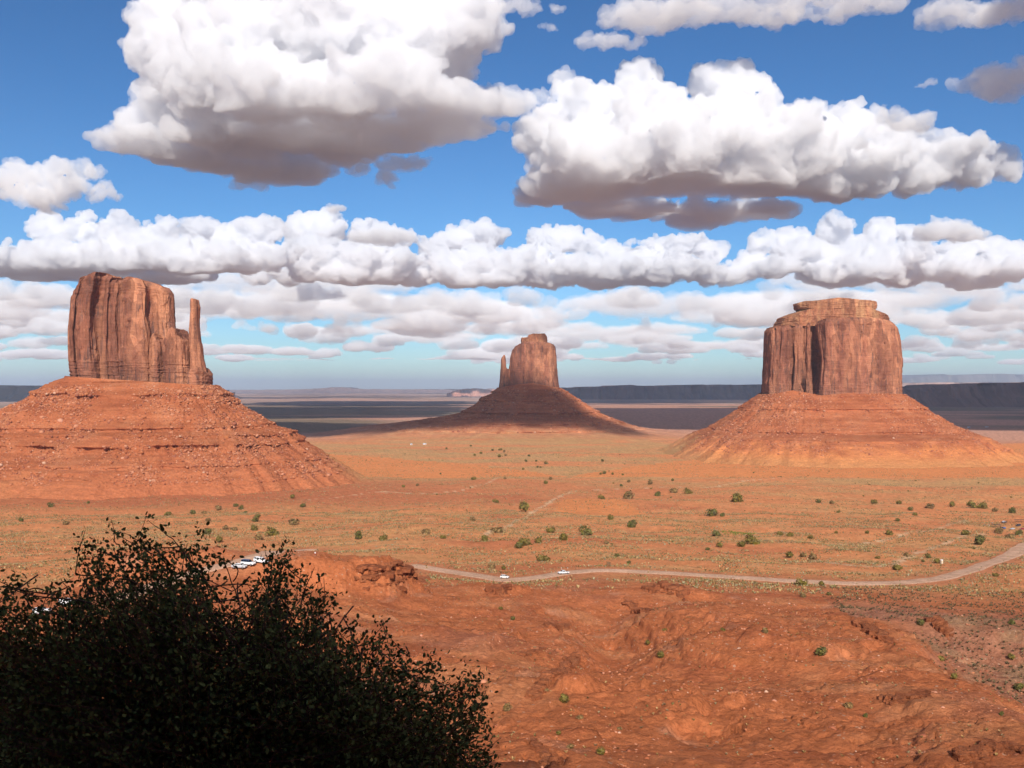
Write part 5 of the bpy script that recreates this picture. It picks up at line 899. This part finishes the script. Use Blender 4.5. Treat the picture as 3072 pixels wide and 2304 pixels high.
bm = bmesh.new(); box(bm, (0, 0, 0), (.78, .03, 1.75)); d = finish(bm, 'door', M_TAN, o, .01, loc=(0, -.565, 1.0)); bm = bmesh.new(); box(bm, (0, 0, 0), (.05, .05, .16)); finish(bm, 'handle', M_BUMP, d, 0, loc=(.3, -.03, 0))
bm = bmesh.new(); box(bm, (0, 0, .05), (1.2, 1.2, .1)); finish(bm, 'skid_base', M_BUMP, o, .01)
def post(label, u, v, h, mat, r=.07):
    bm = bmesh.new(); bmesh.ops.create_cone(bm, cap_ends=True, segments=10, radius1=r, radius2=r * .9, depth=h + .3); o = finish(bm, 'marker_post', mat, None, .015); o.location = np.array(spot(u, v)) + np.array([0, 0, h / 2 - .15]); return tag(o, label, 'post', 'posts beside the road')
post('taller white marker post behind the white pickup', 1684, 1708, 1.2, M_WPOST, .07); post('shorter white marker post behind the pickup\'s tail', 1703, 1706, .8, M_WPOST, .06); post('dark wooden post right of the two white marker posts', 1727, 1707, 1.2, M_POST, .08)
o = thing('notice_board', 'brown notice board on two legs above the road', 'sign', spot(1826, 1699), .1); bm = bmesh.new(); box(bm, (0, 0, 1.55), (1.9, .1, 1.35)); finish(bm, 'board', M_BOARD, o, .02)
for s in (-.7, .7): bm = bmesh.new(); box(bm, (s, .07, .9), (.12, .1, 2.1)); finish(bm, 'leg', M_POST, o, .01)
def stall(label, u, v, L, rz):
    o = thing('market_stall', label, 'stall', spot(u, v), rz, 'vendors\' stalls'); bm = bmesh.new(); box(bm, (0, 0, 2.35), (L, 2.6, .14)); finish(bm, 'flat_roof', M_SHADE, o, .02); bm = bmesh.new(); box(bm, (0, .2, .8), (L * .9, .8, .06)); finish(bm, 'counter', M_BOARD, o, .01)
    for x in np.linspace(-L / 2 + .2, L / 2 - .2, 4):
        for y in (-1.1, 1.1): bm = bmesh.new(); box(bm, (x, y, 1.05), (.11, .11, 2.5)); finish(bm, 'post', M_POST, o, .01)
stall('long low dark-roofed stall left of the tarped pickup', 2988, 1581, 7, .05); stall('dark-roofed stall behind the parked cars at the right edge', 3058, 1566, 9, .02)
# ------------------------------------------------------------------ far homes
M_HOME = plain('pale_siding', (.66, .68, .68), .6); M_HROOF = plain('home_roofing', (.32, .33, .34), .8)
def home(label, u, v, L, col=None):
    o = thing('mobile_home', label, 'house', spot(u, v), .1, 'far homes on the plain'); bm = bmesh.new(); box(bm, (0, 0, 1.6), (L, 4, 3.2)); finish(bm, 'wall', M_HOME, o, .03); bm = bmesh.new(); extr(bm, [(-2.3, 3.15), (0, 4.1), (2.3, 3.15)], -L / 2 - .3, L / 2 + .3); bmesh.ops.rotate(bm, verts=bm.verts, cent=(0, 0, 0), matrix=__import__('mathutils').Matrix.Rotation(math.pi / 2, 3, 'Z')); finish(bm, 'roof', M_HROOF, o)
    bm = bmesh.new(); box(bm, (L * .1, -2.02, 1.2), (1, .06, 2.1)); finish(bm, 'door', M_BOARD, o)
    for x in (-.3, .32): bm = bmesh.new(); box(bm, (L * x, -2.02, 1.8), (1.4, .06, 1)); finish(bm, 'window', M_GLASS, o)
home('larger white home far off left of the distant butte\'s flats', 1274, 1334, 8); home('smaller white home beside the larger one on the far flats', 1234, 1335, 5); home('first far white home right of the squat butte', 2906, 1283, 9); home('second far white home right of the squat butte, by the edge', 2960, 1282, 11)

# ------------------------------------------------------------------ people
M_SKIN = plain('skin', (.45, .26, .18), .6); M_HAIR = plain('dark_hair', (.03, .022, .018), .7)
def person(label, uv, rz, shirt, legs, bare=True, step=.16, arm=.25, group=None):
    o = thing('person', label, 'person', spot(*uv), rz, group)
    J = {'pel': (0, 0, .93, .145), 'wst': (0, -.01, 1.08, .125), 'chs': (0, 0, 1.28, .15), 'nck': (0, .01, 1.46, .062), 'hd0': (0, -.01, 1.55, .085), 'hd1': (0, -.015, 1.66, .098), 'hd2': (0, 0, 1.74, .06)}
    E = [('pel', 'wst'), ('wst', 'chs'), ('chs', 'nck'), ('nck', 'hd0'), ('hd0', 'hd1'), ('hd1', 'hd2')]
    for s, n in ((-1, 'l'), (1, 'r')):
        k = s * step; J.update({n + 'hip': (s * .1, 0, .86, .092), n + 'kne': (s * .11, -.05 - k * .5, .48, .062), n + 'ank': (s * .11, k * .8, .09, .042), n + 'toe': (s * .13, k * .8 - .17, .035, .036), n + 'sho': (s * .19, 0, 1.40, .062), n + 'elb': (s * .25, .03 + k * .4, 1.12, .043), n + 'wri': (s * .25, -arm * .6 - k * .5, .92, .03), n + 'hnd': (s * .245, -arm * .7 - k * .6, .84, .034)})
        E += [('pel', n + 'hip'), (n + 'hip', n + 'kne'), (n + 'kne', n + 'ank'), (n + 'ank', n + 'toe'), ('chs', n + 'sho'), (n + 'sho', n + 'elb'), (n + 'elb', n + 'wri'), (n + 'wri', n + 'hnd')]
        hx, hy, hz, _ = J[n + 'hnd']
        for f, (dx, L) in enumerate(((-.022, .075), (-.008, .085), (.007, .08), (.021, .062))):
            J[f'{n}f{f}a'] = (hx + .3 * dx, hy + dx, hz - .045, .0095); J[f'{n}f{f}b'] = (hx - s * .012, hy + dx * 1.1 - .012, hz - .045 - L, .008); E += [(n + 'hnd', f'{n}f{f}a'), (f'{n}f{f}a', f'{n}f{f}b')]
        J[n + 'th'] = (hx - s * .02, hy - .045, hz - .05, .0095); E.append((n + 'hnd', n + 'th'))
    def skinned(nm, keys, edges, mat, grow=0., lv=1, over=None):
        idx = {k: i for i, k in enumerate(keys)}; JJ = dict(J); JJ.update(over or {}); me = bpy.data.meshes.new(nm); me.from_pydata([JJ[k][:3] for k in keys], [(idx[a], idx[b]) for a, b in edges], []); ob = link(nm, me, mat, o); ob.modifiers.new('s', 'SKIN'); sv = me.skin_vertices[0].data
        for k in keys: sv[idx[k]].radius = (JJ[k][3] + grow,) * 2; sv[idx[k]].use_root = k == keys[0]
        ob.modifiers.new('u', 'SUBSURF').levels = lv; ob.modifiers['u'].render_levels = lv
        m2 = bpy.data.meshes.new_from_object(ob.evaluated_get(bpy.context.evaluated_depsgraph_get())); ob.modifiers.clear(); ob.data = m2; m2.name = nm; m2.polygons.foreach_set('use_smooth', np.ones(len(m2.polygons), bool)); return ob
    skinned('body', list(J), E, M_SKIN)
    sl = []; cut = {}
    for n in 'lr': a, b = np.array(J[n + 'sho']), np.array(J[n + 'elb']); cut[n + 'slv'] = tuple(a + .75 * (b - a)); a, b = np.array(J[n + 'hip']), np.array(J[n + 'kne']); cut[n + 'hem'] = tuple(a + .85 * (b - a))
    skinned('shirt', ['wst', 'pel', 'chs', 'lsho', 'rsho', 'lslv', 'rslv'], [('pel', 'wst'), ('wst', 'chs'), ('chs', 'lsho'), ('chs', 'rsho'), ('lsho', 'lslv'), ('rsho', 'rslv')], shirt, .022, over=cut)
    if bare: skinned('shorts', ['pel', 'lhip', 'rhip', 'lhem', 'rhem'], [('pel', 'lhip'), ('pel', 'rhip'), ('lhip', 'lhem'), ('rhip', 'rhem')], legs, .03, over=cut)
    else: skinned('trousers', ['pel', 'lhip', 'rhip', 'lkne', 'rkne', 'lank', 'rank'], [('pel', 'lhip'), ('pel', 'rhip'), ('lhip', 'lkne'), ('rhip', 'rkne'), ('lkne', 'lank'), ('rkne', 'rank')], legs, .02)
    bm = bmesh.new(); bmesh.ops.create_icosphere(bm, subdivisions=3, radius=.112)
    for v in bm.verts:
        v.co = Vector((v.co.x * .92, v.co.y * 1.08 + .018, v.co.z * 1.05 + 1.685))
    bmesh.ops.delete(bm, geom=[v for v in bm.verts if v.co.z < 1.66 and v.co.y < -.02 or v.co.z < 1.58], context='VERTS'); finish(bm, 'hair', M_HAIR, o, 0, True)
    for s in (-.036, .036): bm = bmesh.new(); bmesh.ops.create_icosphere(bm, subdivisions=1, radius=.012); finish(bm, 'eye', M_HAIR, o, loc=(s, -.105, 1.665))
    bm = bmesh.new(); bmesh.ops.create_cone(bm, cap_ends=True, segments=8, radius1=.018, radius2=.008, depth=.05); finish(bm, 'nose', M_SKIN, o, loc=(0, -.112, 1.635))
    return o
C_W = plain('white_cotton', (.75, .73, .7), .9); C_R = plain('red_cotton', (.42, .07, .035), .9); C_B = plain('blue_denim', (.08, .11, .2), .9); C_G = plain('grey_cotton', (.32, .32, .36), .9); C_P = plain('pink_cotton', (.55, .3, .3), .9)
person('person in white top and red shorts standing at the track\'s end', (946, 1668), 2.6, C_W, C_R)
G = 'people by the vendors'
person('person in grey top and jeans farthest left of the vendors\' visitors', (2953, 1577), .4, C_G, C_B, False, group=G); person('person in white top and pale trousers beside one in grey', (2967, 1578), 1.2, C_W, C_W, False, group=G); person('person in white top and jeans standing farther back beyond the other visitors', (2976, 1572), -.8, C_W, C_B, False, group=G); person('person in pink top and shorts beside the black off-roader', (2998, 1577), 2.2, C_P, C_P, True, group=G)

# ------------------------------------------------------------------ the air
bm = bmesh.new(); bmesh.ops.create_cube(bm, size=1.)
for v in bm.verts: v.co = Vector((v.co.x * 190000, v.co.y * 190000, -216 if v.co.z < 0 else 760))
me = bpy.data.meshes.new('haze'); bm.to_mesh(me); bm.free()
hm = bpy.data.materials.new('air'); hm.use_nodes = True; t_ = hm.node_tree; t_.nodes.clear(); o_ = t_.nodes.new('ShaderNodeOutputMaterial'); p_ = t_.nodes.new('ShaderNodeVolumePrincipled')
p_.inputs['Color'].default_value = (.64, .79, 1.0, 1); p_.inputs['Density'].default_value = 2.5e-5; p_.inputs['Anisotropy'].default_value = 0; t_.links.new(p_.outputs[0], o_.inputs['Volume'])
tag(link('haze', me, hm), 'thin blue haze over the desert', kind='stuff')
